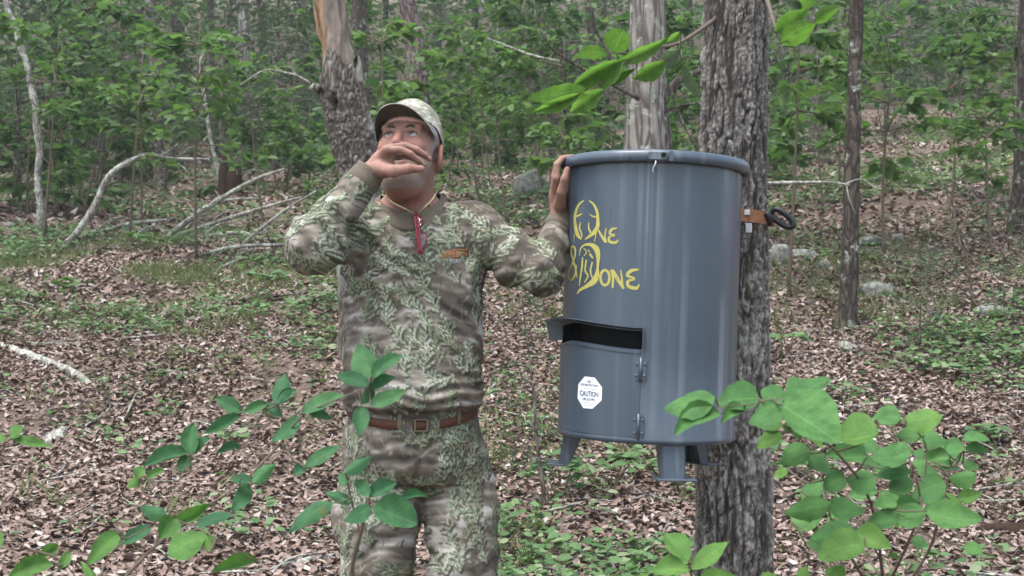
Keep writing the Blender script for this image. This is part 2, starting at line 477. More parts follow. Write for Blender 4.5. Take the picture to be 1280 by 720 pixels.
# fallen oak leaves
acc = []
for y0, y1, n, lo, hi, fine in ((3.6, 7, 50000, .028, .056, True), (7, 10, 50000, .03, .06, True), (10, 14, 34000, .05, .085, False), (14, 32, 40000, .08, .14, False)):
    y = RNG.uniform(y0, y1, n); x = RNG.uniform(-1, 1, n) * (y * .47 + 1.3)
    z = Gn(x, y)
    keep = vnoise(np.stack([x * 1.3, y * 1.3, x * 0], 1), 31) > RNG.uniform(-1.6, -.1, n)
    x, y, z = x[keep], y[keep], z[keep]; n = len(x)
    L = RNG.uniform(lo, hi, n)
    nor = unit(rdir(n, -.2, 1) * RNG.uniform(.1, .6, n)[:, None] + np.array([0, -.1, 1.0]))
    acc.append(leaf_cloud(np.stack([x, y, z + RNG.uniform(.0, .03, n)], 1), rdir(n, -.35, .35), nor, L, L * RNG.uniform(.45, .75, n), fine,
                          RNG.normal(.1, .3, n), RNG.normal(.1, .8, n)))
V, F = cat(acc)
tag(link('fallen_leaves', make_mesh('fallen_leaves', V, F, M['litter'], smooth=False)), 'dry brown oak leaf litter covering the forest floor', 'leaf litter', None, 'stuff')

# twigs among the litter
tw = []
for k in range(420):
    y = RNG.uniform(4.5, 16); x = RNG.uniform(-1, 1) * (y * .45 + .8)
    a = RNG.uniform(0, math.pi); l = RNG.uniform(.1, .45) * (1 + .04 * y)
    d = np.array([math.cos(a), math.sin(a), 0]) * l
    pts = []
    for s in (-.5, -.15, .2, .5):
        q = np.array([x, y, 0]) + d * s + np.array([RNG.normal(0, .02), RNG.normal(0, .02), 0])
        q[2] = G(q[0], q[1]) + RNG.uniform(.02, .045); pts.append(q)
    tw.append(tube(catmull(pts, 5), [RNG.uniform(.003, .008), .002], 5))
V, F = joinvf(tw)
tag(link('litter_twigs', make_mesh('litter_twigs', V, F, M['bark_pale'])), 'thin dry twigs scattered over the leaf litter', 'twigs', None, 'stuff')

# low green plants on the floor
def cover_weight(u, v, x, y):
    w = .07 + .0 * u
    w = w + 1.1 * np.exp(-((v - 345) / 66) ** 2) * (u < 430) * (u > -80)
    w = w + .75 * np.exp(-((u - 650) / 85) ** 2 - ((v - 230) / 80) ** 2)
    w = w + .30 * (u > 930) * sstep(700, 420, v)
    w = w + .35 * (u > 960) * np.exp(-((v - 470) / 70) ** 2)
    w = w + .4 * (v < 270)
    w = w + .16 * (u > 600) * (u < 860) * (v > 540)
    w = w + .18 * (u < 330) * (v > 640)
    return w
n = 60000
y = 4.2 + 26 * RNG.uniform(0, 1, n) ** 1.5; x = RNG.uniform(-1, 1, n) * (y * .47 + 1.0)
z = Gn(x, y)
u = 640 + x / y * F_PX; v = HORIZON - (z - CAM_Z) / y * F_PX
patch = np.clip(fbm(np.stack([x * .9, y * .9, x * 0], 1), 3, 77) * 1.8 + .55, 0, 1.6)
keep = RNG.uniform(0, 1, n) < cover_weight(u, v, x, y) * patch * .62
x, y, z = x[keep], y[keep], z[keep]
acc = []; ng = len(x)
for k in range(ng):
    far = y[k] > 13
    m = RNG.integers(3, 6) if far else RNG.integers(5, 11)
    h = RNG.uniform(.03, .16); spread = RNG.uniform(.04, .12)
    a = RNG.uniform(0, 2 * math.pi, m)
    rr = spread * RNG.uniform(.2, 1, m)
    c = np.stack([x[k] + rr * np.cos(a), y[k] + rr * np.sin(a), z[k] + h * RNG.uniform(.4, 1.1, m)], 1)
    ax = np.stack([np.cos(a), np.sin(a), RNG.uniform(-.3, .4, m)], 1)
    L = RNG.uniform(.03, .07, m) * (1.6 if far else 1.0)
    acc.append(leaf_cloud(c, ax, unit(np.array([0, -.25, 1.0]) + RNG.normal(0, .28, (m, 3))), L, L * RNG.uniform(.45, .75, m), not far))
V, F = cat(acc)
tag(link('ground_cover', make_mesh('ground_cover', V, F, M['cover'], smooth=False)), 'low green leafy ground plants between the dead leaves', 'ground cover', None, 'stuff')

# thin grass
n = 42000
y = 5 + 10 * RNG.uniform(0, 1, n); x = RNG.uniform(-1, 1, n) * (y * .46 + .8); z = Gn(x, y)
u = 640 + x / y * F_PX; v = HORIZON - (z - CAM_Z) / y * F_PX
w = np.exp(-((v - 350) / 55) ** 2) * ((u < 440) * .9 + (u > 950) * .3) + .12 * np.exp(-((u - 640) / 60) ** 2) + .03
keep = RNG.uniform(0, 1, n) < w * np.clip(fbm(np.stack([x * 1.2, y * 1.2, x * 0], 1), 3, 12) * 2 + .5, 0, 1)
x, y, z = x[keep], y[keep], z[keep]; m = len(x)
acc = []
for b in range(5):
    c = np.stack([x + RNG.normal(0, .03, m), y + RNG.normal(0, .03, m), z], 1)
    ax = unit(rdir(m, .25, .95)); L = RNG.uniform(.07, .2, m)
    acc.append(leaf_cloud(c, ax, rdir(m), L, .008, True, None, RNG.uniform(-.6, .6, m)))
V, F = cat(acc)
tag(link('grass', make_mesh('grass', V, F, M['grass'], smooth=False)), 'thin tufts of short grass on the slope', 'grass', None, 'stuff')
# ------------------------------------------------------------------ trees
def crown_leaves(tips, n, spread, size, rng, flat=.55, fine=False):
    tips = np.asarray(tips)
    k = rng.integers(0, len(tips), n)
    c = tips[k] + rdir(n, rng=rng) * (rng.uniform(0, 1, n) ** .6 * spread)[:, None] * np.array([1, 1, .6])
    ax = rdir(n, -.6, .3, rng)
    nor = unit(np.array([0, 0, 1.0]) + rng.normal(0, flat, (n, 3)))
    L = rng.uniform(.7, 1.25, n) * size
    return leaf_cloud(c, ax, nor, L, L * rng.uniform(.45, .7, n), fine, rng.normal(.1, .1, n), rng.normal(-.1, .25, n))

def px_path(pts, Y):
    """pixel centreline [(u, v, width px)] at depth Y -> points, radii; first point is dropped to the ground"""
    p = [P(a[0], a[1], a[3] if len(a) > 3 else Y) for a in pts]; r = [a[2] / F_PX * (a[3] if len(a) > 3 else Y) / 2 for a in pts]
    return p, r

def tree(name, label, Y, pts, bark, height, leafsize=.16, leaves=900, seg=14, group=None, cat_='tree', crown='crown', limbs=5, base=True, first_limb=.55, spread=1.1, rough=.16, seed=0, reach=1.6):
    rng = np.random.default_rng(seed + 1000)
    p, r = px_path(pts, Y)
    b = p[0]
    gz = G(b[0], b[1])
    path = list(p); rad = list(r)
    if base and b[2] > gz + .05:
        d = (p[0] - p[1]); k = (gz - .12 - b[2]) / d[2] if abs(d[2]) > 1e-6 else 0
        foot = b + d * np.clip(k, 0, 12)
        foot[0] = b[0] + np.clip(foot[0] - b[0], -.4, .4); foot[2] = gz - .12; foot[1] = b[1]
        mid = foot * .85 + b * .15; mid[2] = gz + min(.35, (b[2] - gz) * .6)
        path = [foot, mid] + path; rad = [r[0] * 1.45, r[0] * 1.1] + rad
    else:
        path[0] = path[0].copy(); path[0][2] = min(path[0][2], gz - .06); rad[0] *= 1.25
    foot = path[0].copy()
    top = path[-1]; d = unit(path[-1] - path[-2]); d = unit(d * .6 + np.array([0, 0, .8]))
    while path[-1][2] < foot[2] + height:
        d = unit(d + np.array([rng.normal(0, .05), rng.normal(0, .05), .05]))
        path.append(path[-1] + d * 1.3); rad.append(max(rad[-1] * .86, .018))
    root = thing(name, label, cat_, (foot[0], foot[1], gz), group)
    n = max(12, len(path) * 5)
    cp = catmull(path, n); cr = np.interp(np.linspace(0, len(path) - 1, n), np.arange(len(path)), rad)
    # root flare and irregular outline
    ang = cp.copy(); ang[2:-1, :2] += np.stack([vnoise(np.stack([cp[2:-1, 2] * 1.1, cp[2:-1, 2] * 0 + seed, cp[2:-1, 2] * 0], 1), 5), vnoise(np.stack([cp[2:-1, 2] * 1.1, cp[2:-1, 2] * 0 + seed + 9, cp[2:-1, 2] * 0], 1), 6)], 1) * (cr[2:-1] * .25)[:, None]
    V, F = tube(ang, cr, seg, True, rough, seed)
    part(root, 'trunk', V, F, M[bark])
    tips = [cp[-1]]
    hz = foot[2] + height
    for k in range(limbs):
        f = first_limb + (1 - first_limb) * (k + rng.uniform(0, .8)) / limbs
        i = int(np.argmin(np.abs(cp[:, 2] - (foot[2] + height * min(f, .97)))))
        a = rng.uniform(0, 2 * math.pi); le = reach * rng.uniform(.7, 1.3)
        e = cp[i] + np.array([math.cos(a), math.sin(a), rng.uniform(.3, .8)]) * le
        m = (cp[i] + e) / 2 + rng.normal(0, .08, 3) * le + np.array([0, 0, .1 * le])
        lp = catmull([cp[i], m, e], 8)
        V, F = tube(lp, [cr[i] * .5, .012], 7, True, .12, seed + k)
        part(root, 'limb', V, F, M[bark])
        tips += [lp[4], lp[6], lp[7]]
    if leaves:
        V, F = crown_leaves(tips, leaves, spread, leafsize, rng)
        part(root, 'crown', V, F, M[crown], False)
    return root

# --- oak the feeder is strapped to: bark plates are real relief
OAK_Y = 3.66
def feeder_oak():
    rng = np.random.default_rng(5)
    cx = lambda v: np.interp(v, [-10, 100, 300, 500, 720], [922, 919, 917, 915, 916])
    zs = np.concatenate([np.linspace(-.12, .3, 14)[:-1], np.linspace(.3, 2.32, 470), np.linspace(2.32, 11, 60)[1:]])
    seg = 190
    vv = HORIZON - (zs - CAM_Z) / OAK_Y * F_PX
    x0 = (cx(vv) - 640) / F_PX * OAK_Y
    x0 = np.where(vv < -10, x0 + (zs - 2.2).clip(0) * .02, x0)
    R = np.interp(zs, [-.12, .05, .4, .9, 1.6, 2.2, 4, 8, 11], [.19, .155, .122, .116, .107, .104, .095, .06, .02])
    th = np.linspace(0, 2 * math.pi, seg, endpoint=False)
    TH, ZZ = np.meshgrid(th, zs)
    RR = np.repeat(R[:, None], seg, 1)
    q = np.stack([np.cos(TH) * RR, np.sin(TH) * RR, ZZ], -1).reshape(-1, 3)
    warp = np.stack([fbm(q * np.array([14, 14, 7]) + 3, 3, 21), fbm(q * np.array([14, 14, 7]) + 9, 3, 22), fbm(q * np.array([14, 14, 6]) + 5, 3, 23)], 1)
    f1, f2, cid = worley((q * np.array([1, 1, .26])) * 62 + warp * .95, 4)
    g1, g2, _ = worley((q * np.array([1, 1, .45])) * 150 + warp * 1.4, 8)
    n1 = fbm(q * np.array([34, 34, 6.5]) + warp * .7, 3, 31); n2 = fbm(q * np.array([70, 70, 15]) + warp, 2, 33)
    edge = sstep(.015, .2, np.abs(n1)) * (.35 + .65 * sstep(.01, .16, np.abs(n2))) * (.55 + .45 * sstep(.02, .3, f2 - f1))
    fine = sstep(.0, .3, g2 - g1)
    fib = fbm(q * np.array([120, 120, 30]), 3, 9)
    big = fbm(q * 2.4, 3, 2)
    d = -.012 * (1 - edge) - .004 * (1 - fine) * edge + .0022 * fib + (cid - .5) * .006 * edge + .006 * big
    # old branch collar
    col = np.exp(-(((ZZ.ravel() - 1.95) / .05) ** 2 + ((np.angle(np.exp(1j * (TH.ravel() + 1.3)))) / .5) ** 2))
    d += .008 * col
    rr = RR.ravel() + d * np.interp(ZZ.ravel(), [3, 8], [1, .2])
    V = np.stack([np.repeat(x0[:, None], seg, 1).ravel() + np.cos(TH.ravel()) * rr, OAK_Y + np.sin(TH.ravel()) * rr, ZZ.ravel()], 1)
    n = len(zs)
    r, c = np.meshgrid(np.arange(n - 1), np.arange(seg), indexing='ij'); r = r.ravel(); c = c.ravel()
    F = np.stack([r * seg + c, r * seg + (c + 1) % seg, (r + 1) * seg + (c + 1) % seg, (r + 1) * seg + c], 1)
    val = (.2 + .8 * fine) * edge * (.62 + .55 * fib) * (.7 + .6 * cid)
    dark, lite = np.array([.032, .028, .025]), np.array([.43, .4, .375])
    C = dark + (lite - dark) * np.clip(val, 0, 1)[:, None] ** .8
    lich = sstep(.18, .32, fbm(q * np.array([9, 9, 6]), 4, 41)) * sstep(-.1, .2, fbm(q * 70, 2, 43)) * edge
    C = C * (1 - .75 * lich[:, None]) + .75 * lich[:, None] * np.array([.4, .42, .38])
    C = C * (1 + .3 * fbm(q * 3, 2, 15))[:, None]
    root = thing('oak_tree', 'rough barked oak trunk that the grey feeder drum is strapped to', 'tree', (x0[12], OAK_Y, 0))
    part(root, 'trunk', V, F, M['oakv'], color=C)
    tips = []
    for k in range(6):
        i = int(np.argmin(np.abs(zs - (5.5 + k * .95))))
        s = np.array([x0[i], OAK_Y, zs[i]]); a = k * 2.4 + .7; le = rng.uniform(1.4, 2.2)
        e = s + np.array([math.cos(a), math.sin(a), .55]) * le
        lp = catmull([s, (s + e) / 2 + np.array([0, 0, .15]), e], 8)
        Vl, Fl = tube(lp, [R[i] * .6, .012], 8, True, .15, k)
        part(root, 'limb', Vl, Fl, M['bark_mid']); tips += [lp[4], lp[6], lp[7]]
    Vc, Fc = crown_leaves(tips, 700, 1.0, .15, rng)
    part(root, 'crown', Vc, Fc, M['crown'], False)
    return root, x0[200]
M['oakv'] = vcol_mat('oak_bark_relief', .9, .12, .3, 180, .3)
OAK, OAK_X = feeder_oak()

# --- broken snag with peeled top, behind the man
def snag():
    Yd = 8.6
    ctr = [(455, 420, 66), (452, 300, 60), (449, 230, 56), (445, 195, 57), (437, 160, 58), (430, 130, 56), (426, 108, 52), (424, 96, 44)]
    p, r = px_path(ctr, Yd)
    p[0][2] = G(p[0][0], Yd) - .1
    n, seg = 190, 96
    cp = catmull(p, n); cr = np.interp(np.linspace(0, len(p) - 1, n), np.arange(len(p)), r)
    V, F = tube(cp, cr, seg, False)
    q = V - cp.repeat(seg, 0)
    nrm = unit(q)
    w = np.stack([fbm(V * 9, 3, 61), fbm(V * 9 + 7, 3, 62), fbm(V * 9 + 3, 3, 63)], 1)
    f1, f2, cid = worley(V * np.array([1, 1, .32]) * 44 + w * 1.0, 65)
    e = sstep(.02, .35, f2 - f1); fib = fbm(V * np.array([90, 90, 45]), 3, 66)
    d = -.011 * (1 - e) + .006 * fib + .03 * fbm(V * 4, 3, 67)
    zt = P(424, 104, Yd)[2]
    # swollen collar where the bark ends, on the left
    side = np.clip(-nrm[:, 0], 0, 1)
    d += .025 * np.exp(-((V[:, 2] - P(0, 112, Yd)[2]) / .06) ** 2) * side
    hole = P(421, 133, Yd); dd = np.sqrt(((V[:, 0] - hole[0]) / .022) ** 2 + ((V[:, 2] - hole[2]) / .06) ** 2)
    inh = (dd < 1.3) & (nrm[:, 1] < 0)
    d = d - .09 * sstep(1.25, .7, dd) * inh
    d += sstep(zt - .02, zt + .08, V[:, 2]) * .02 * fbm(V * np.array([30, 30, 0]), 2, 68)
    V = V + nrm * d[:, None]
    V[:, 2] += sstep(zt - .12, zt + .05, V[:, 2]) * (.06 + .26 * fbm(V * np.array([11, 11, 0]), 2, 69))
    C = np.array([.05, .042, .036]) + np.array([.22, .2, .18]) * (np.clip(e * (.6 + .6 * fib) * (.6 + .7 * cid), 0, 1))[:, None]
    l = sstep(.1, .3, fbm(V * 5, 4, 70)) * .55
    C = C * (1 - l[:, None]) + l[:, None] * np.array([.33, .33, .3])
    C = np.where((sstep(1.1, .8, dd) * inh)[:, None] > .5, np.array([.03, .022, .016]), C)  # shade inside the knothole painted dark over the carved recess
    root = thing('dead_snag', 'dead leaning snag with orange peeled wood above its bark and a knothole', 'tree', (p[0][0], Yd, p[0][2] + .1))
    part(root, 'trunk', V, F, M['oakv'], color=C)
    up = [(428, 125, 44), (424, 95, 41), (421, 60, 39), (416, 30, 39), (412, 0, 38), (406, -60, 34), (400, -160, 28), (396, -250, 14)]
    p, r = px_path(up, Yd)
    cp = catmull(p, 90); cr = np.interp(np.linspace(0, len(p) - 1, 90), np.arange(len(p)), r)
    V, F = tube(cp, cr, 56, True)
    q = unit(V - cp.repeat(56, 0))
    st = fbm(V * np.array([40, 40, 3.0]), 4, 71); st2 = fbm(V * np.array([16, 16, 2.2]), 3, 73)
    V = V + q * (.024 * st + .034 * st2)[:, None]
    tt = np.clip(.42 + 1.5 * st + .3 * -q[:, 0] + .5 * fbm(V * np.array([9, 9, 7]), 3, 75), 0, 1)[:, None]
    C = np.array([.12, .06, .036]) * (1 - tt) + np.array([.36, .24, .13]) * tt
    low = sstep(P(0, 55, Yd)[2], P(0, 100, Yd)[2], V[:, 2] + .12 * st2)
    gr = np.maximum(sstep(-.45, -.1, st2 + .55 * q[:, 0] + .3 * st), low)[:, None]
    C = C * (1 - .85 * gr) + .85 * gr * np.array([.19, .165, .15]) * (1 + 1.1 * st[:, None])
    part(root, 'peeled_top', V, F, M['oakv'], color=C)
    for pts in ([(400, 112, 12), (393, 108, 9), (388, 112, 4)],):
        a, b = px_path(pts, Yd - .1); V, F = tube(catmull(a, 8), b, 8, True, .3, 3); part(root, 'branch_stub', V, F, M['bark_mid'])
snag()

FT_LABELS = [
    'broad grey trunk rising between two darker trunks behind the crooked sapling',
    'dark trunk just behind the crooked lichened sapling',
    'thin grey trunk standing in front of the broad grey trunk',
    'dark trunk beyond the straight brown one behind the arched branch',
    'tall brown trunk between the broad grey trunk and the arched branch',
    'slim dark trunk behind the leaning pale dead stem',
    'dark slender trunk beyond the grey trunk behind the stump',
    'brown slender trunk just off the peeled snag',
    'stout dark trunk far up the slope between the cap and the drum',
    'slim dark trunk beside the stout dark one far up the slope',
    'thin dark trunk rising next to the pale shaggy trunk',
    'dark trunk high on the slope among bright leaf sprays',
    'thin dark trunk paired with the one high among bright leaf sprays',
    'dark trunk beyond the young cedar on the rocky slope',
    'brown trunk half hidden in foliage between the oak and the slim trunk',
    'faint slender trunk in the foliage right of the camouflage cap',
    'thin dark trunk showing between the snag and the pine trunk',
    'dark trunk glimpsed between the pale shaggy trunk and the oak',
    'brown slender trunk just right of the purplish pine',
    'slender grey trunk right behind the crooked sapling',
]
tree('pale_tree', 'pale grey shaggy trunk right behind the feeder drum with a branch stub', 9.5,
     [(802, 330, 60), (802, 200, 54), (803, 120, 50), (803, 60, 48), (804, 0, 46)], 'bark_grey', 13, seg=40, seed=3, rough=.2)
tree('leaning_tree', 'dull brown trunk tight against the pale shaggy trunk behind the drum', 10.2,
     [(822, 330, 36), (822, 200, 32), (820, 130, 27), (818, 60, 24), (817, 0, 24)], 'bark_mid', 12, seg=20, seed=4, rough=.2)
tree('pine_tree', 'purplish scaly pine trunk rising behind the camouflage cap', 15,
     [(525, 260, 30), (523, 150, 27), (521, 100, 26), (516, 50, 24), (510, 0, 20)], 'bark_purple', 14, seg=18, seed=5)
tree('dark_tree', 'dark straight trunk close beside the dead snag', 20,
     [(452, 260, 30), (451, 160, 25), (450, 100, 22), (449, 0, 20)], 'bark_dark', 15, seed=6)
def based(u, v): return hit(u, v)
def btree(name, label, u, v, pts, bark, height, **kw):
    """tree whose foot shows at photo pixel u, v"""
    h = hit(u, v)
    return tree(name, label, h[1], [(u, v, pts[0][2] * 1.1)] + pts, bark, height, base=False, **kw)
btree('slim_tree', 'slim straight dark trunk with a grey rock at its foot', 1056, 410, [(1059, 370, 22), (1062, 250, 20), (1066, 120, 18), (1071, 0, 17)], 'bark_dark', 9, seg=14, seed=8, leaves=500, leafsize=.13)
btree('sapling_tree', 'thin crooked pale sapling with lichen beside the arched dead branch', 50, 292, [(50, 262, 8), (47, 225, 8.5), (49, 190, 8), (45, 160, 9), (44, 135, 8), (37, 105, 7.5), (33, 80, 8), (24, 55, 7), (18, 28, 7), (6, -5, 6)], 'bark_pale', 6.5, rough=.4, seed=9, leaves=300, leafsize=.12)
btree('middle_tree', 'straight brown trunk behind the arched pale dead branch', 200, 236, [(199, 200, 15), (196, 120, 14), (192, 60, 16), (186, 0, 17)], 'bark_mid', 11, seed=10)
btree('grey_tree', 'grey straight trunk behind the rotten stump', 313, 208, [(312, 180, 18), (309, 120, 17), (307, 60, 15), (305, 0, 14)], 'bark_grey', 12, seed=11)
for i, (u, v, pts, bk, H) in enumerate([
    (121, 188, [(120, 120, 30), (121, 60, 26), (122, 0, 22)], 'bark_mid', 15),
    (92, 178, [(92, 140, 22), (90, 80, 20), (88, 0, 18)], 'bark_dark', 15),
    (126, 214, [(125, 170, 12), (122, 120, 11), (116, 60, 9), (110, 0, 8)], 'bark_mid', 8),
    (230, 176, [(229, 140, 18), (226, 80, 17), (222, 0, 15)], 'bark_dark', 14),
    (172, 180, [(172, 120, 20), (173, 60, 22), (176, 0, 24)], 'bark_mid', 16),
    (270, 190, [(269, 150, 9), (266, 100, 8), (262, 0, 8)], 'bark_dark', 9),
    (332, 160, [(332, 120, 11), (330, 60, 11), (326, 0, 10)], 'bark_dark', 15),
    (384, 165, [(384, 130, 13), (382, 70, 12), (378, 0, 12)], 'bark_mid', 15),
    (648, 158, [(648, 120, 19), (646, 60, 18), (640, 0, 17)], 'bark_dark', 17),
    (678, 168, [(677, 120, 9), (675, 70, 9), (672, 0, 8)], 'bark_dark', 10),
    (747, 210, [(748, 190, 9), (746, 130, 9), (742, 80, 9), (736, 0, 11)], 'bark_dark', 10),
    (1152, 60, [(1152, 40, 16), (1152, 0, 16)], 'bark_dark', 15),
    (1176, 70, [(1176, 55, 10), (1175, 0, 9)], 'bark_dark', 12),
    (1274, 290, [(1276, 230, 24), (1280, 140, 21), (1284, 60, 20), (1286, 0, 19)], 'bark_dark', 12),
    (1017, 190, [(1018, 140, 13), (1019, 70, 12), (1020, 0, 12)], 'bark_mid', 12),
    (590, 140, [(591, 100, 9), (592, 50, 9), (594, 0, 9)], 'bark_dark', 13),
    (478, 150, [(478, 100, 9), (479, 50, 9), (481, 0, 9)], 'bark_dark', 13),
    (862, 150, [(862, 90, 12), (861, 40, 12), (860, 0, 12)], 'bark_dark', 13),
    (545, 120, [(545, 90, 12), (546, 40, 11), (548, 0, 11)], 'bark_mid', 16),
    (65, 196, [(64, 150, 9), (62, 100, 9), (60, 0, 8)], 'bark_dark', 10),
]):
    btree('forest_tree', FT_LABELS[i], u, v, pts, bk, H, seed=20 + i, group='trunks up the slope', leafsize=.22, leaves=800, seg=12, spread=1.6, first_limb=.4, reach=2.2)
# trees beside and beyond the frame edges whose crowns close the canopy
for i, (x, y, H) in enumerate([(-6.5, 9, 13), (-9, 14, 14), (7.5, 10, 13), (9, 16, 14), (-4, 21, 14), (4.5, 19, 14), (1.5, 13.8, 13), (-3.2, 12.5, 12), (-12, 22, 15), (13, 24, 15)]):
    u = 640 + x / y * F_PX
    z = G(x, y)
    if 0 < u < 1280: continue
    v = HORIZON - (z - CAM_Z) / y * F_PX
    tree('forest_tree', 'tall trunk at the edge of the clearing among leafy saplings', y, [(u, v, 26), (u + 3, v - 200, 22), (u, v - 420, 20)], 'bark_mid', H, seed=60 + i, base=False, leaves=900, leafsize=.18, spread=1.6, reach=2.4, group='trunks at the edge of the clearing')
# ------------------------------------------------------------------ saplings and bushes of the understory
def sapling(name, label, base, height, nb, reach, leaf, mat, seed, group=None, stem_r=.012, per=16, lean=(0, 0), first=.3, fine=True, wid=.55, cat_='sapling', pitch=(-.25, .75)):
    rng = np.random.default_rng(seed)
    base = np.asarray(base, float)
    root = thing(name, label, cat_, base, group)
    top = base + np.array([lean[0], lean[1], height])
    sp = catmull([base - np.array([0, 0, .05]), base * .6 + top * .4 + rng.normal(0, .04, 3) * height * .5, top], 10)
    parts = [tube(sp, [stem_r, stem_r * .25], 6)]
    cl = []
    for k in range(nb):
        f = first + (1 - first) * (k + rng.uniform(0, 1)) / nb
        i = min(9, int(f * 9)); s = sp[i]
        a = rng.uniform(0, 2 * math.pi); le = reach * rng.uniform(.5, 1.1) * (1.15 - .55 * f)
        d = np.array([math.cos(a), math.sin(a), rng.uniform(*pitch)])
        e = s + d * le; m = (s + e) / 2 + np.array([0, 0, .07 * le])
        bp = catmull([s, m, e], 7)
        parts.append(tube(bp, [stem_r * .45, stem_r * .12], 4, False))
        n = max(4, int(per * rng.uniform(.7, 1.2)))
        t = rng.uniform(.25, 1.0, n); c = np.stack([np.interp(t, np.linspace(0, 1, 7), bp[:, q]) for q in range(3)], 1)
        side = np.where(rng.uniform(0, 1, n) < .5, 1, -1)
        b = np.array([-math.sin(a), math.cos(a), 0])
        ax = unit(np.array([math.cos(a), math.sin(a), 0]) * rng.uniform(.2, 1, n)[:, None] + b * (side * rng.uniform(.3, 1, n))[:, None] + np.stack([np.zeros(n), np.zeros(n), rng.uniform(-.7, .3, n)], 1))
        c = c + ax * (rng.uniform(0, .12, n) * reach * .6)[:, None]
        nor = unit(np.array([0, 0, 1.0]) + rng.normal(0, .5, (n, 3)))
        L = leaf * rng.uniform(.65, 1.25, n)
        cl.append(leaf_cloud(c, ax, nor, L, L * wid * rng.uniform(.8, 1.2, n), fine, rng.normal(.1, .1, n), rng.normal(-.2, .2, n)))
    V, F = joinvf(parts); part(root, 'stem', V, F, M['twig'])
    V, F = cat(cl); part(root, 'crown', V, F, M[mat], False)
    return root

def cedar(name, label, base, height, reach, seed, stem, nb=26, dens=42, group=None, needle=.09, first=.12, cat_='cedar', pts=None, mat='cedar'):
    """evergreen with many fine feathery sprays"""
    rng = np.random.default_rng(seed)
    base = np.asarray(base, float)
    root = thing(name, label, cat_, base, group)
    sp = catmull(pts if pts is not None else [base - np.array([0, 0, .05]), base + np.array([rng.normal(0, .05), rng.normal(0, .05), height * .5]), base + np.array([rng.normal(0, .1), 0, height])], 12)
    parts = [tube(sp, [stem, stem * .2], 7, True, .15, seed)]
    cl = []
    for k in range(nb):
        f = first + (1 - first) * (k + rng.uniform(0, 1)) / nb
        s = np.array([np.interp(f, np.linspace(0, 1, 12), sp[:, q]) for q in range(3)])
        a = rng.uniform(0, 2 * math.pi); le = reach * rng.uniform(.6, 1.1) * (1.1 - .8 * f)
        d = np.array([math.cos(a), math.sin(a), rng.uniform(-.05, .45)])
        bp = catmull([s, s + d * le * .5 + np.array([0, 0, .05 * le]), s + d * le - np.array([0, 0, .1 * le])], 6)
        parts.append(tube(bp, [stem * .3, .002], 4, False))
        n = int(dens * max(.35, le / reach)); t = rng.uniform(.2, 1, n)
        c = np.stack([np.interp(t, np.linspace(0, 1, 6), bp[:, q]) for q in range(3)], 1) + rng.normal(0, .07, (n, 3)) * np.array([1, 1, .6]) * reach * .8
        ax = unit(d + rng.normal(0, .6, (n, 3)))
        L = needle * rng.uniform(.6, 1.4, n)
        cl.append(leaf_cloud(c, ax, rdir(n, .1, 1, rng), L, L * .26, False))
    V, F = joinvf(parts); part(root, 'trunk', V, F, M['bark_mid'])
    V, F = cat(cl); part(root, 'crown', V, F, M[mat], False)
    return root

_r = np.random.default_rng(91)
SAPL = 'slender leafy sapling with flat sprays of green leaves on the shaded slope'
def at(u, Y): x = (u - 640) / F_PX * Y; return np.array([x, Y, G(x, Y)])
SL_LABELS = [
    'bright sapling over the heap of dead branches beside the leaning stem',
    'bright sapling behind the bend of the arched branch',
    'light green sapling beyond the rotten stump',
    'bright leafy sapling between the snag and the pine trunk',
    'bright sapling with wide sprays just right of the slim dark trunk',
    'bright spreading sapling high above the young cedar',
    'light sapling between the oak and the slim dark trunk',
    'bright sapling in front of the dark trunk above the young cedar',
    'low light green sapling left of the pale shaggy trunk',
    'light sapling up the slope right of the camouflage cap',
    'tall light sapling tight behind the oak trunk',
    'broad light green bush of sprays behind the capped head',
    'light sapling left of the dead snag',
    'bright sapling between the pale shaggy trunk and the oak',
]
# bright sprays that stand out in the photograph
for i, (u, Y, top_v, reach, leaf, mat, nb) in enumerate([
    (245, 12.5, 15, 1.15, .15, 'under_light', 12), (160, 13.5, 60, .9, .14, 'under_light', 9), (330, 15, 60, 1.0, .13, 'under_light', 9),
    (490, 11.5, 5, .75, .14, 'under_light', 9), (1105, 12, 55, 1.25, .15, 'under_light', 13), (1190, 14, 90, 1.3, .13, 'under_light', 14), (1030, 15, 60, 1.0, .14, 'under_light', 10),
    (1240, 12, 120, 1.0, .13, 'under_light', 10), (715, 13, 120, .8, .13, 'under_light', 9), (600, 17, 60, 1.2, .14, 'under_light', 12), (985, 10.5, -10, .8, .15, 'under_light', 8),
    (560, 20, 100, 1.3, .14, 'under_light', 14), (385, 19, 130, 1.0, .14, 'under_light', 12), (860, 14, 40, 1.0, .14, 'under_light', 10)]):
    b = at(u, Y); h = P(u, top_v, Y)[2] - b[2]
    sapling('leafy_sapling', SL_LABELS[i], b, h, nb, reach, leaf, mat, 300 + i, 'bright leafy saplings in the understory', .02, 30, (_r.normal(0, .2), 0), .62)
for i in range(74):
    Y = 15 + 22 * (i / 74.0) + _r.uniform(-1, 1); u = _r.uniform(-60, 1340)
    if (Y < 24 and (530 < u < 760 or 225 < u < 345)) or (Y < 29 and u > 960): continue
    b = at(u, Y); tv = _r.uniform(0, 175)
    h = max(1.0, P(u, tv, Y)[2] - b[2])
    sapling('leafy_sapling', SAPL, b, h, int(_r.integers(10, 18)), _r.uniform(.9, 1.9), .125 + .002 * Y, 'understory', 400 + i, 'slender saplings up the slope', .022, 42, (_r.normal(0, .25), 0), .15, Y < 22)
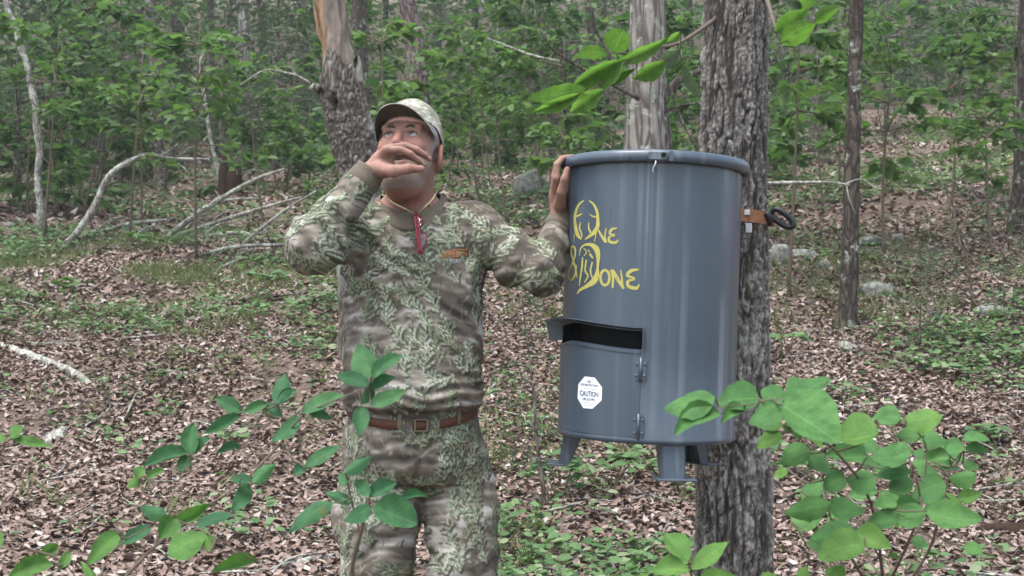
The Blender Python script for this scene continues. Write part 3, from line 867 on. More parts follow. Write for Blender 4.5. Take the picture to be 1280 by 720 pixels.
# more sprays hanging across the trunks higher up
for i in range(34):
    Y = _r.uniform(13, 26); u = _r.uniform(-60, 1340)
    if (420 < u < 560 or 200 < u < 380) and Y < 20: continue
    b = at(u, Y); h = max(1.5, P(u, _r.uniform(-60, 60), Y)[2] - b[2])
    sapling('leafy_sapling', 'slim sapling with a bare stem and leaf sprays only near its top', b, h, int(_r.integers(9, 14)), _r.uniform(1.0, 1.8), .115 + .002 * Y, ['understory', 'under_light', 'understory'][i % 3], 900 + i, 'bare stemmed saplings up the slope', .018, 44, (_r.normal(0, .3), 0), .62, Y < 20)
# low bushes between the trunks
for i in range(46):
    Y = _r.uniform(13, 32); u = _r.uniform(-60, 1340)
    if Y < 21 and (540 < u < 740 or u > 1000 or u < 420): continue
    b = at(u, Y)
    sapling('low_bush', 'low green bush of small leaves growing on the slope', b, _r.uniform(.5, 1.1), 9, _r.uniform(.45, .8), .11, ['understory', 'under_light', 'cover'][int(_r.integers(0, 3))], 600 + i, 'low bushes on the slope', .008, 20, fine=False, cat_='bush')
for i, (u, Y, tv, reach) in enumerate([(20, 17, -40, 1.6), (90, 24, -60, 2.2), (280, 20, -30, 1.9), (345, 24, -60, 2.3), (400, 30, -60, 2.6), (215, 28, -60, 2.4), (150, 33, -80, 2.8), (690, 24, 20, 1.6), (560, 30, -40, 2.2), (960, 22, 30, 1.5), (760, 30, -60, 2.4), (1110, 27, -60, 2.2), (-40, 26, -60, 2.2), (1230, 24, -40, 1.8)]):
    b = at(u, Y); h = P(u, tv, Y)[2] - b[2]
    cedar('cedar_tree', 'dark feathery evergreen standing back among the trunks', b, h, reach, 700 + i, .07, 34, 70, 'dark evergreens among the trunks', .17)
# young cedars
h0 = hit(1216, 395)
cp_ = [h0 - np.array([0, 0, .05]), P(1213, 350, h0[1]), P(1204, 318, h0[1]), P(1190, 265, h0[1]), P(1173, 205, h0[1])]
cedar('young_cedar', 'sparse young cedar with a thin leaning dark stem on the rocky slope', h0, 1.5, .75, 801, .014, 16, 40, None, .05, .1, 'cedar', cp_)
h0 = hit(680, 640)
cp_ = [h0 - np.array([0, 0, .05]), P(679, 610, h0[1]), P(672, 560, h0[1]), P(667, 490, h0[1]), P(658, 420, h0[1]), P(652, 370, h0[1])]
cedar('young_cedar', 'thin wispy cedar stem standing between the man and the feeder', h0, 1.2, .34, 802, .013, 18, 26, None, .04, .3, 'cedar', cp_)
for i, (u, v, hh) in enumerate([(1255, 395, 1.0), (1150, 440, .7), (612, 330, .9), (255, 330, .6)]):
    b = hit(u, v)
    cedar('young_cedar', ['knee high feathery cedar at the foot of the right hand slope', 'small faint cedar seedling near the slim dark trunk', 'wispy cedar seedling behind the raised camouflage shoulder', 'tiny cedar seedling below the heap of dead branches'][i], b, hh, .35, 810 + i, .008, 16, 30, None, .04)

# ------------------------------------------------------------------ far wood
n = 150000
Y = _r.uniform(32, 72, n); x = _r.uniform(-1, 1, n) * (Y * .52 + 2)
z = Gn(x, Y) + _r.uniform(0, 1, n) ** .8 * (10 + .06 * Y)
cl = fbm(np.stack([x * .35, Y * .35, z * .5], 1), 3, 5)
k = cl > _r.uniform(-.95, .05, n)
c = np.stack([x, Y, z], 1)[k]; n = len(c)
L = _r.uniform(.18, .36, n)
V, F = leaf_cloud(c, rdir(n, -.5, .3, _r), unit(np.array([0, -.3, 1.0]) + _r.normal(0, .5, (n, 3))), L, L * _r.uniform(.45, .75, n), False)
tag(link('far_wood', make_mesh('far_wood', V, F, M['far'], smooth=False)), 'hazy mass of distant green foliage closing the view', 'far wood', None, 'stuff')

# ------------------------------------------------------------------ dead wood
def branch(name, label, pts, mat, group=None, side=(), cat_='branch', lift=0.0, rough=.2, seed=0, seg=8, Y=None):
    """pts: (u, v, width px); depth from where its first point meets the ground unless a point carries its own"""
    Y0 = Y if Y else hit(pts[0][0], pts[0][1])[1]
    q, r = px_path(pts, Y0)
    root = thing(name, label, cat_, q[0], group)
    n = max(6, 4 * len(q))
    V, F = tube(catmull(q, n), np.interp(np.linspace(0, 1, n), np.linspace(0, 1, len(r)), r), seg, True, rough, seed)
    part(root, 'stem', V, F, M[mat])
    for s in side:
        a, b = px_path(s, Y0); V, F = tube(catmull(a, 4 * len(a)), b, 6, True, rough, seed + 3); part(root, 'twig', V, F, M[mat])
    return root
def lying(name, label, pts, mat, group=None, cat_='branch', rough=.2, seed=0, seg=10, sink=.5, side=()):
    """lies on the ground: every point takes its depth from the ground under its pixel"""
    q, r = [], []
    for (u, v, w) in pts:
        h = hit(u, v); rad = w / F_PX * h[1] / 2
        q.append(h + np.array([0, 0, rad * sink])); r.append(rad)
    root = thing(name, label, cat_, q[0] - np.array([0, 0, r[0]]), group)
    n = max(6, 5 * len(q))
    V, F = tube(catmull(q, n), np.interp(np.linspace(0, 1, n), np.linspace(0, 1, len(r)), r), seg, True, rough, seed)
    part(root, 'stem', V, F, M[mat])
    for s in side:
        a, b = px_path(s, q[0][1]); V, F = tube(catmull(a, 4 * len(a)), b, 6, True, rough, seed + 3); part(root, 'twig', V, F, M[mat])
    return root
branch('dead_branch', 'pale lichened dead branch arching up out of the litter beside the crooked sapling', [(74, 314, 8), (98, 288, 9), (118, 258, 9), (128, 234, 8), (140, 216, 8), (160, 203, 7), (185, 193, 5), (215, 198, 4), (262, 199, 3)], 'bark_pale', side=[[(200, 195, 3), (212, 188, 3), (222, 180, 2)], [(205, 196, 3), (225, 206, 2), (236, 216, 2)]], seed=2)
GH = 'dead branches heaped on the slope'
LH = 'grey dead branch in the heap of fallen limbs near the rotten stump'
for i, pts in enumerate([
    [(203, 302, 8), (240, 272, 7), (290, 240, 6), (325, 222, 5), (356, 211, 3)],
    [(205, 304, 7), (255, 296, 6), (300, 291, 5), (340, 300, 4), (392, 284, 3)],
    [(208, 300, 6), (262, 281, 6), (318, 263, 5), (378, 246, 3)],
    [(302, 306, 5), (335, 279, 4), (360, 260, 3), (396, 238, 2)],
    [(66, 292, 5), (120, 290, 6), (160, 280, 5), (208, 275, 4)],
    [(215, 256, 5), (250, 262, 6), (300, 262, 4)],
    [(290, 235, 4), (300, 222, 4), (312, 213, 3), (350, 216, 2)],
    [(262, 342, 3), (285, 330, 3), (305, 322, 2)],
    [(120, 300, 5), (165, 300, 6), (205, 308, 5), (250, 305, 4)],
    [(225, 285, 5), (255, 262, 5), (285, 250, 4), (330, 248, 3)],
    [(250, 318, 5), (300, 308, 5), (350, 306, 4), (395, 300, 3)],
    [(175, 288, 4), (215, 290, 5), (262, 300, 4)],
]):
    branch('fallen_branch', LH, pts, 'bark_pale', GH, seed=i, side=[[(a[0], a[1], a[2] * .6), (a[0] + 16, a[1] - 14, a[2] * .45), (a[0] + 36, a[1] - 20, 1.2)] for a in pts[1:2]])
lying('fallen_log', 'mossy dark log lying across the litter below the arched branch', [(-30, 332, 15), (30, 326, 14), (90, 318, 12), (150, 312, 10), (190, 304, 8)], 'bark_dark', cat_='log', seed=4)
lying('fallen_log', 'dark decayed log on the slope with a pale broken end', [(140, 214, 14), (110, 222, 16), (76, 232, 15)], 'bark_mid', cat_='log', seed=5)
lying('fallen_log', 'long dark log at the edge of the wood behind the crooked sapling', [(-20, 240, 18), (20, 238, 18), (62, 236, 16)], 'bark_dark', cat_='log', seed=6)
lying('fallen_log', 'dark log lying behind the top of the arched branch', [(150, 208, 12), (190, 210, 13), (226, 206, 10)], 'bark_dark', cat_='log', seed=7)
lying('birch_log', 'white lichen covered log lying on the leaf litter', [(-12, 432, 9), (25, 444, 12), (62, 458, 12), (92, 470, 11), (112, 482, 8)], 'bark_pale', cat_='log', seed=8, rough=.35, seg=14)
lying('bark_chunk', 'short pale chunk of broken wood on the litter', [(58, 560, 13), (70, 550, 16), (80, 541, 11)], 'bark_pale', cat_='wood chunk', seed=9, rough=.5, seg=14)
lying('fallen_branch', 'long grey branch lying on the ground behind the camouflage trousers', [(340, 716, 9), (390, 704, 12), (440, 700, 11), (500, 708, 9), (560, 694, 9), (620, 697, 10), (665, 700, 9), (700, 716, 6)], 'bark_pale', seed=10, rough=.3)
lying('dead_stick', 'short white stick lying beside the raised elbow', [(394, 352, 5), (408, 360, 6), (421, 367, 5)], 'bark_pale', cat_='stick', seed=11)
lying('dead_stick', 'thin grey stick lying across the slope behind the shrub with round leaves', [(1040, 512, 4), (1090, 507, 5), (1150, 503, 4)], 'bark_pale', cat_='stick', seed=12)
lying('fallen_log', 'dark rotten log half buried right of the round leaved shrub', [(1220, 668, 14), (1250, 664, 22), (1300, 672, 26)], 'rot', cat_='log', seed=13, rough=.45, seg=16, sink=.1)
lying('dead_stick', 'bare pale stick slanting over the litter right of the round leaved shrub', [(1190, 548, 3), (1215, 536, 4), (1245, 528, 3)], 'bark_pale', cat_='stick', seed=14)
# leaning dead stem and stump
h0 = hit(283, 246)
branch('dead_sapling', 'thin pale dead stem leaning over the rotten stump', [(276, 246, 6), (274, 222, 6), (263, 172, 5), (256, 125, 5), (249, 84, 4), (254, 68, 4), (258, 54, 3)], 'bark_pale', side=[[(262, 168, 3), (250, 180, 3), (236, 186, 2)]], seed=21, cat_='dead sapling')
def stump():
    Yd = h0[1]
    root = thing('rotten_stump', 'dark hollow rotten stump with a jagged top among dead branches', 'stump', h0)
    for k, pts in enumerate([[(279, 250, 16), (279, 220, 13), (281, 194, 5)], [(291, 250, 20), (290, 228, 16), (289, 214, 9)], [(298, 248, 9), (299, 226, 8), (300, 207, 3)]]):
        a, b = px_path(pts, Yd + .03 * k); V, F = tube(catmull(a, 14), np.interp(np.linspace(0, 1, 14), [0, .5, 1], b), 14, True, .4, 30 + k)
        part(root, 'wood_shard', V, F, M['rot'])
stump()
# dead limbs reaching across between the trunks
branch('dead_branch', 'bare grey twiggy limb stretching from the oak to the slim trunk', [(955, 229, 4), (1000, 228, 4), (1035, 228, 3), (1062, 231, 3)], 'bark_pale', side=[[(1058, 229, 2), (1075, 224, 2), (1086, 229, 1.5), (1100, 238, 1.2)], [(1058, 231, 2), (1062, 250, 1.5), (1070, 268, 1.2)]], seed=22, Y=8.9)
branch('dead_branch', 'bare crooked limb forking beside the pale shaggy trunk', [(818, 160, 13), (828, 128, 12), (842, 106, 10), (862, 94, 9), (890, 84, 7), (915, 70, 5)], 'bark_mid', side=[[(838, 112, 3), (852, 150, 3), (872, 188, 2)], [(830, 140, 4), (850, 132, 3), (876, 128, 2)]], seed=23, Y=9.7)
branch('dead_branch', 'thin dark dead limb slanting down left of the pale shaggy trunk', [(800, 124, 6), (770, 108, 5), (745, 96, 4), (712, 76, 4), (690, 60, 3), (676, 36, 3), (664, 0, 2)], 'bark_dark', seed=24, Y=9.3, side=[[(770, 100, 4), (758, 62, 4), (744, 34, 4), (736, 0, 4)]])
branch('dead_branch', 'pale bare limb sloping in front of the far dark trunk', [(610, 48, 2), (640, 60, 3), (668, 70, 3), (700, 76, 2)], 'bark_pale', seed=25, Y=13)
branch('dead_branch', 'thin dead limb with curled twigs hanging left of the snag', [(388, 104, 3), (370, 94, 3), (352, 90, 2), (330, 88, 2), (300, 106, 1.5)], 'bark_pale', seed=26, Y=14, side=[[(370, 94, 2), (362, 84, 2), (348, 84, 1)]])

# ------------------------------------------------------------------ rocks
def rock(label, u, v, w, h, seed, depth=None, name='rock', tilt=0.0):
    b = hit(u, v); rng = np.random.default_rng(seed)
    sx, sz = w / F_PX * b[1] / 2, h / F_PX * b[1] / 2
    n, m = 40, 26
    th = np.linspace(0, 2 * math.pi, n, endpoint=False); ph = np.linspace(0, math.pi, m)
    PH, TH = np.meshgrid(ph, th, indexing='ij')
    d = np.stack([np.sin(PH) * np.cos(TH), np.sin(PH) * np.sin(TH), np.cos(PH)], -1).reshape(-1, 3)
    for k in range(9):                                # broken flat faces
        nn = rdir(1, -.3, 1, rng)[0]; o = rng.uniform(.55, .82); t_ = d @ nn
        d = np.where((t_ > o)[:, None], d - nn * (t_ - o)[:, None] * .85, d)
    d = d * (1 + .12 * fbm(d * 2.2 + seed, 4, seed))[:, None]
    V = (d * np.array([sx, (depth or sx * .8), sz])) @ roty(tilt).T + b + np.array([0, (depth or sx * .8) * .3, sz * .45])
    r, c = np.meshgrid(np.arange(m - 1), np.arange(n), indexing='ij'); r = r.ravel(); c = c.ravel()
    F = np.stack([r * n + c, r * n + (c + 1) % n, (r + 1) * n + (c + 1) % n, (r + 1) * n + c], 1)
    o = part(None, name, V - b, F, M['rock'], False); o.location = b.tolist()
    tag(o, label, 'rock')
rock('lichen covered grey boulder on the slope between the man and the drum', 664, 246, 54, 58, 1)
rock('narrow tilted grey slab lying at the foot of the slim trunk', 1062, 440, 34, 18, 2, tilt=.5)
rock('flat mossy grey rock right of the slim trunk', 1098, 372, 66, 26, 3)
rock('low grey ledge rock up the slope beyond the slim trunk', 1092, 306, 44, 18, 4)
rock('small light rock at the end of the low ledge', 1124, 302, 22, 18, 5)
rock('grey block of rock close behind the oak trunk', 1000, 324, 44, 20, 6)
rock('leaning weathered rock half hidden behind the oak trunk', 976, 332, 34, 48, 7)
rock('broad flat rock among ferny plants on the right slope', 1238, 396, 54, 24, 8)
rock('small pale stone beside the crooked sapling', 16, 284, 20, 10, 9)
rock('tiny pale stone right of the crooked sapling', 38, 288, 12, 7, 10)
rock('brown flat stone showing under the low plants on the right', 1030, 336, 20, 14, 11)
# ------------------------------------------------------------------ feeder drum
t = NT('drum_paint')
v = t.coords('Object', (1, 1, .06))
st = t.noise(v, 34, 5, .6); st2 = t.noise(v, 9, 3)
n3 = t.noise(t.coords('Object'), 14, 5, .6)
c = t.mix(st, (.046, .067, .092), (.06, .084, .114))
va = t.coords('Object', (1, 1, 0)); sheen_streak = t.noise(va, 22, 4, .6); sb = t.noise(t.coords('Object', (1, 1, .6)), 5, 3)
c = t.mix(t.math('MULTIPLY', t.ramp(sheen_streak, [(.52, (0, 0, 0)), (.66, (.8, .8, .8))]), t.ramp(sb, [(.4, (0, 0, 0)), (.62, (1, 1, 1))])), c, (.165, .2, .235))  # pale vertical streaks painted in for sky highlights on the drum
c = t.mix(t.ramp(st2, [(.56, (0, 0, 0)), (.72, (.35, .35, .35))]), c, (.2, .235, .265))  # broader pale streaks, the same sheen put into the paint colour
c = t.mix(t.ramp(n3, [(.62, (0, 0, 0)), (.74, (.3, .3, .3))]), c, (.1, .1, .09))
sep = t.n('ShaderNodeSeparateXYZ'); t.l(t.coords('Object'), sep.inputs[0])
rr = t.math('ADD', t.math('MULTIPLY', st, .22), .2)
h = t.math('ADD', t.math('MULTIPLY', st, .5), t.math('MULTIPLY', st2, 1.2))
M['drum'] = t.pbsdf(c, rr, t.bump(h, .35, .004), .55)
M['drum_dark'] = flat_mat('painted_shade_black', (.012, .013, .014), .8, .1)  # near-black colour standing for shade inside openings
t = NT('yellow_decal'); yz = t.noise(t.coords('Object'), 55, 5, .7)
M['yellow'] = t.pbsdf(t.ramp(yz, [(.3, (.24, .24, .13)), (.42, (.37, .345, .095)), (.7, (.44, .415, .115))]), .55, None, .25)
M['sticker'] = flat_mat('white_sticker', (.72, .76, .8), .4, .4, var=.05)
M['navy'] = flat_mat('navy_print', (.02, .02, .075), .6, .2)
M['greyprint'] = flat_mat('faint_print', (.4, .42, .46), .6, .2)
M['steel'] = flat_mat('worn_steel', (.42, .43, .45), .35, .5, .8, nscale=90)
M['rust_strap'] = flat_mat('orange_webbing', (.21, .105, .06), .85, .1, var=.45, nscale=70, bump=.4)
M['rubber'] = flat_mat('black_rubber', (.014, .015, .018), .45, .4)

DY, DR, DH = 3.35, .242, .745
TILT = math.radians(2.1)
DB = P(807, 545, DY)
drum = thing('game_feeder', 'blue grey steel drum feeder with yellow lettering held against the oak', 'feeder', DB)
drum.rotation_euler = (0, TILT, 0)
DM = roty(TILT)
def drum_hit(u, v, R):
    o = DM.T @ (np.array([0, 0, CAM_Z]) - DB); d = DM.T @ ray(u, v)
    a = d[0] ** 2 + d[1] ** 2; b = 2 * (o[0] * d[0] + o[1] * d[1]); c = o[0] ** 2 + o[1] ** 2 - R * R
    D = max(b * b - 4 * a * c, 0.0)
    return o + d * ((-b - math.sqrt(D)) / (2 * a))
def ang(p): return math.atan2(p[0], -p[1])
def cyl(a, r, z): return np.array([r * math.sin(a), -r * math.cos(a), z])
def arc_grid(a0, a1, na, prof, closed=False):
    """sweep a profile [(r, z)] round the axis"""
    A = np.linspace(a0, a1, na, endpoint=not closed); k = len(prof)
    V = np.array([cyl(a, r, z) for a in A for r, z in prof])
    F = []
    for i in range(na if closed else na - 1):
        j = (i + 1) % na
        for q in range(k - 1): F.append([i * k + q, j * k + q, j * k + q + 1, i * k + q + 1])
    return V, F
def arc_slab(a0, a1, na, prof):
    """closed profile swept through an arc, ends capped"""
    prof = list(prof); k = len(prof)
    V, F = arc_grid(a0, a1, na, prof + [prof[0]])
    k2 = k + 1
    F.append([q for q in range(k)][::-1]); F.append([(na - 1) * k2 + q for q in range(k)])
    return V, F
def dpart(name, VF, mat, parent=drum, smooth=False, **kw): return part(parent, name, VF[0], VF[1], M[mat], smooth, world=False, **kw)

pa = drum_hit(806, 416, DR); pb = drum_hit(803, 437, DR); pl = drum_hit(728, 426, DR)
A1 = ang(pb); A0 = -math.radians(88); SZ0, SZ1 = pb[2], pa[2] + .004
# wall with the feed slot left open
NA, zs = 160, [0, .004, .012, .02, SZ0, SZ1, DH - .05, DH]
rs = [DR - .004, DR + .003, DR + .004, DR, DR, DR, DR, DR]
def dzs(a): return .016 * sstep(A1, A1 - 1.0, a) - .010 * sstep(-1.05, -1.5, a)
AA = np.sort(np.concatenate([np.linspace(-math.pi, math.pi, NA, endpoint=False), [A0, A1]])); NA = len(AA)
V = np.array([cyl(a, r, z + (dzs(a) if z in (SZ0, SZ1) else 0)) for a in AA for r, z in zip(rs, zs)]); k = len(zs); F = []
for i in range(NA):
    j = (i + 1) % NA; am = AA[i] + (((AA[j] - AA[i]) % (2 * math.pi)) / 2)
    for q in range(k - 1):
        if q == 4 and A0 < am < A1: continue
        F.append([i * k + q, j * k + q, j * k + q + 1, i * k + q + 1])
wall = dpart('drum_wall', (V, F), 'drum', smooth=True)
dpart('slot_shade_sheet', arc_grid(-math.pi, math.pi, 80, [(DR - .05, .01), (DR - .05, DH - .01)], True), 'drum_dark', smooth=True)  # added near-black sheet, gives the slot its dark depth by colour
dpart('drum_bottom', arc_grid(-math.pi, math.pi, 80, [(DR - .003, .008), (.1, .012), (.001, .012)], True), 'drum', smooth=True)
# lid with rolled edge and clamp ring
LR = .2585
lid = dpart('lid', arc_grid(-math.pi, math.pi, 120, [(DR + .004, DH - .012), (LR - .004, DH - .004), (LR - .004, DH + .016), (LR - .02, DH + .019), (LR - .03, DH + .006), (.1, DH + .014), (.002, DH + .016)], True), 'drum', smooth=True)
PA = [(LR - .008, DH - .010), (LR - .002, DH - .013), (LR + .002, DH - .010), (LR + .0045, DH), (LR + .003, DH + .012), (LR - .003, DH + .018), (LR - .008, DH + .0195)]
ring = dpart('clamp_ring', arc_grid(-math.pi, math.pi, 140, PA, True), 'drum', smooth=True)
aL = ang(drum_hit(826, 205, LR))
dpart('ring_lug', arc_slab(aL - .12, aL + .055, 10, [(LR + .0055, DH - .011), (LR + .011, DH - .008), (LR + .012, DH + .010), (LR + .006, DH + .016)]), 'drum', ring)
dpart('ring_lug', arc_slab(aL + .075, aL + .115, 6, [(LR + .0055, DH - .012), (LR + .014, DH - .012), (LR + .014, DH + .014), (LR + .006, DH + .017)]), 'drum', ring)
for aa in (aL + .02,):
    c0, c1 = cyl(aa, LR + .0105, DH + .003), cyl(aa, LR + .0145, DH + .003)
    dpart('bolt_hole_shade', tube([c0, c1], [.0065, .0065], 14), 'drum_dark', ring)  # near-black stub in place of the shade inside a hole
pts = [cyl(aL - .05, LR + .008, DH - .012), cyl(aL - .055, LR + .012, DH - .022), cyl(aL - .075, LR + .011, DH - .034), cyl(aL - .07, LR + .009, DH - .045)]
dpart('latch_pin', tube(catmull(pts, 10), [.0022, .0022, .0026], 8), 'steel', ring, True)
# hood over the slot: roof flaring out to the left, with end plates
na = 40; AH = np.linspace(-math.radians(118), A1 + .012, na)
dep = np.interp(AH, [AH[0], -1.3, A1], [.05, .044, .016])
V, F = [], []
for a, d in zip(AH, dep):
    zz_ = SZ1 + float(dzs(a)); zo = zz_ + .004 + d * .2
    V += [cyl(a, DR + .0008, zz_ + .002), cyl(a, DR + d, zo), cyl(a, DR + d, zo + .0035), cyl(a, DR + .0008, zz_ + .0055)]
for i in range(na - 1):
    for q in range(4): F.append([i * 4 + q, i * 4 + 4 + q, i * 4 + 4 + (q + 1) % 4, i * 4 + (q + 1) % 4])
F += [[0, 1, 2, 3], [(na - 1) * 4 + q for q in (3, 2, 1, 0)]]
hood = dpart('hood', (np.array(V), F), 'drum')
def end_plate(a, d, zlo):
    e_ = float(dzs(a)); zlo += e_
    q = [cyl(a, DR + .001, zlo), cyl(a, DR + d * .75, zlo), cyl(a, DR + d, SZ1 + e_ + .004 + d * .18), cyl(a, DR + .001, SZ1 + e_ + .0015)]
    q2 = [cyl(a + .012, np.hypot(p[0], p[1]), p[2]) for p in q]
    return np.array(q + q2), [[3, 2, 1, 0], [4, 5, 6, 7]] + [[i, (i + 1) % 4, 4 + (i + 1) % 4, 4 + i] for i in range(4)]
dpart('hood_end', end_plate(A1, .016, SZ0 - .003), 'drum', hood)
dpart('hood_end', end_plate(-math.radians(96), .048, SZ0 + .006), 'drum', hood)
# door under the slot
AD = ang(drum_hit(800, 480, DR))
def lift(VF, z0):
    V = VF[0]
    for p in V:
        if p[2] > z0: p[2] += dzs(ang(p))
    return V, VF[1]
door = dpart('door', lift(arc_slab(-math.radians(110), AD, 60, [(DR + .0006, .018), (DR + .0034, .018), (DR + .0034, SZ0 - .004), (DR + .0006, SZ0 - .004)]), .1), 'drum', smooth=False)
dpart('door_lip', lift(arc_slab(-math.radians(110), AD - .01, 50, [(DR + .003, SZ0 - .010), (DR + .0062, SZ0 - .010), (DR + .0062, SZ0 - .0035), (DR + .003, SZ0 - .0035)]), .1), 'drum', door)
for (u, v0, v1) in ((801, 447, 477), (798, 517, 549)):
    z1, z0 = drum_hit(u, v0, DR)[2], drum_hit(u, v1, DR)[2]
    a = ang(drum_hit(u, (v0 + v1) / 2, DR))
    hg = dpart('hinge', tube([cyl(a, DR + .006, z0), cyl(a, DR + .006, z1)], [.0042, .0042], 10), 'drum', smooth=True)
    for s in (-1, 1):
        dpart('hinge_leaf', arc_slab(a + s * .018, a + s * .06, 5, [(DR + .0036, z0 + .004), (DR + .0052, z0 + .004), (DR + .0052, z1 - .004), (DR + .0036, z1 - .004)]), 'drum', hg)
        for zz in (z0 + .016, z1 - .016):
            dpart('bolt', tube([cyl(a + s * .042, DR + .004, zz), cyl(a + s * .042, DR + .0085, zz), cyl(a + s * .042, DR + .0095, zz)], [.0032, .0032, .0015], 8), 'drum', hg)
# legs: bent plates with a foot flange
def leg(a, w=.062, L=.085):
    R = rotz(a)                                   # local x across, -y outwards
    def tr(VF): return (np.array(VF[0]) @ R.T, VF[1])
    def plate(q, th, off):
        q = np.array(q, float); q2 = q + np.array(off) * th
        n = len(q); return np.vstack([q, q2]), [list(range(n))[::-1], list(range(n, 2 * n))] + [[i, (i + 1) % n, n + (i + 1) % n, n + i] for i in range(n)]
    y0, y1 = -DR + .018, -DR + .004
    lg = dpart('leg', tr(plate([[-w / 2, y0, .012], [w / 2, y0, .012], [w / 2, y1, -L], [-w / 2, y1, -L]], .004, (0, 1, 0))), 'drum')
    for s in (-1, 1):
        dpart('leg_flange', tr(plate([[s * (w / 2 + .0005), y0, .012], [s * (w / 2 + .0005), y0 + .055, .012], [s * (w / 2 + .0005), y1 + .03, -L], [s * (w / 2 + .0005), y1, -L]], .0035, (-s, 0, 0))), 'drum', lg)
    dpart('foot_plate', tr(box((0, y1 - .002, -L - .002), (w + .045, .06, .005), bev=.0015)), 'drum', lg)
leg(ang(drum_hit(845, 553, DR))); leg(-math.radians(98)); leg(math.radians(132))
# rear bracket that takes the strap
dpart('mount_bracket', box(cyl(math.radians(137), DR + .03, .55), (.07, .055, .12), rotz(math.radians(137)), .006), 'drum')

# yellow lettering, strokes laid on the curved wall
def decal_strokes(strokes, ox, oy, sc, R):
    Vs, Fs, n = [], [], 0
    for st in strokes:
        st = np.array(st, float); m = max(6, 5 * len(st))
        c = catmull(st, m); p = c[:, :2] / sc + np.array([ox, oy]); w = np.maximum(c[:, 2] * (1.12 if sc < 10 else 1), 2.5) / sc / 2
        T = np.gradient(p, axis=0); T /= np.linalg.norm(T, axis=1)[:, None] + 1e-9; N = np.stack([-T[:, 1], T[:, 0]], 1)
        for i in range(m):
            for s in (-1, 1): Vs.append(drum_hit(*(p[i] + N[i] * w[i] * s), R))
        Fs += [[n + 2 * i, n + 2 * i + 1, n + 2 * i + 3, n + 2 * i + 2] for i in range(m - 1)]
        n += 2 * m; R += .00004
    return np.array(Vs), Fs
ell = lambda cx, cy, rx, ry, w: [(cx + rx * math.cos(q), cy + ry * math.sin(q), w) for q in np.linspace(0, 2 * math.pi, 13)]
W1 = [[(192, 99, 6), (163, 122, 11), (143, 165, 13), (137, 210, 13), (142, 258, 16), (152, 300, 20), (174, 335, 6)], [(140, 195, 8), (162, 188, 9), (183, 177, 4)], [(173, 230, 5), (165, 262, 8), (178, 300, 8), (176, 325, 6)],
      [(221, 99, 6), (250, 122, 11), (270, 165, 14), (275, 210, 16), (273, 255, 20), (246, 296, 20), (198, 333, 6)], [(272, 198, 8), (244, 194, 8), (224, 179, 4)], [(221, 230, 5), (220, 262, 8), (232, 292, 12)],
      [(133, 300, 4), (131, 347, 3)], [(266, 285, 6), (256, 348, 4)]]
WN = [[(278, 276, 9), (298, 312, 14), (322, 350, 12)], [(326, 352, 9), (318, 305, 8), (326, 264, 6)]]
WE = [[(390, 264, 8), (360, 272, 14), (347, 298, 12), (378, 305, 7)], [(378, 309, 7), (345, 318, 12), (345, 345, 14), (380, 351, 15), (399, 334, 5)]]
WA = [[(146, 487, 7), (138, 545, 10), (118, 576, 11), (99, 560, 10), (100, 530, 9), (122, 478, 8), (140, 420, 8), (136, 382, 9), (119, 376, 9), (113, 402, 9), (124, 450, 9), (140, 500, 9), (150, 560, 6)]]
WD = [[(164, 430, 4), (172, 388, 7), (196, 366, 10), (232, 364, 18), (264, 386, 30), (277, 432, 22), (274, 500, 12), (269, 548, 26), (246, 588, 32), (206, 614, 20), (168, 636, 14), (150, 662, 4)],
      [(183, 440, 7), (180, 500, 10), (170, 560, 8), (164, 612, 5)], [(190, 384, 5), (207, 408, 6), (192, 432, 5)], [(206, 455, 8), (199, 518, 9), (216, 552, 8), (194, 592, 6)], [(242, 468, 8), (231, 520, 9), (241, 562, 8)], [(226, 418, 12), (246, 446, 9)], [(216, 392, 5), (226, 410, 5)]]
WO2 = [ell(318, 562, 27, 45, 14)]
WN2 = [[(352, 514, 8), (366, 560, 12), (363, 624, 10)], [(362, 514, 14), (395, 572, 20), (432, 628, 12)], [(424, 628, 8), (420, 570, 9), (412, 516, 6)]]
WE2 = [[(520, 513, 8), (476, 520, 18), (452, 548, 16), (498, 566, 8)], [(498, 572, 8), (456, 584, 16), (460, 614, 18), (506, 625, 18), (524, 600, 5)]]
for nm, st in (('antler_letter_o', W1), ('letter_n', WN), ('letter_e', WE), ('ampersand', WA), ('deer_letter_d', WD), ('letter_o', WO2), ('letter_n', WN2), ('letter_e', WE2)):
    dpart(nm, decal_strokes(st, 690, 230, 4.8, DR + .0009), 'yellow')
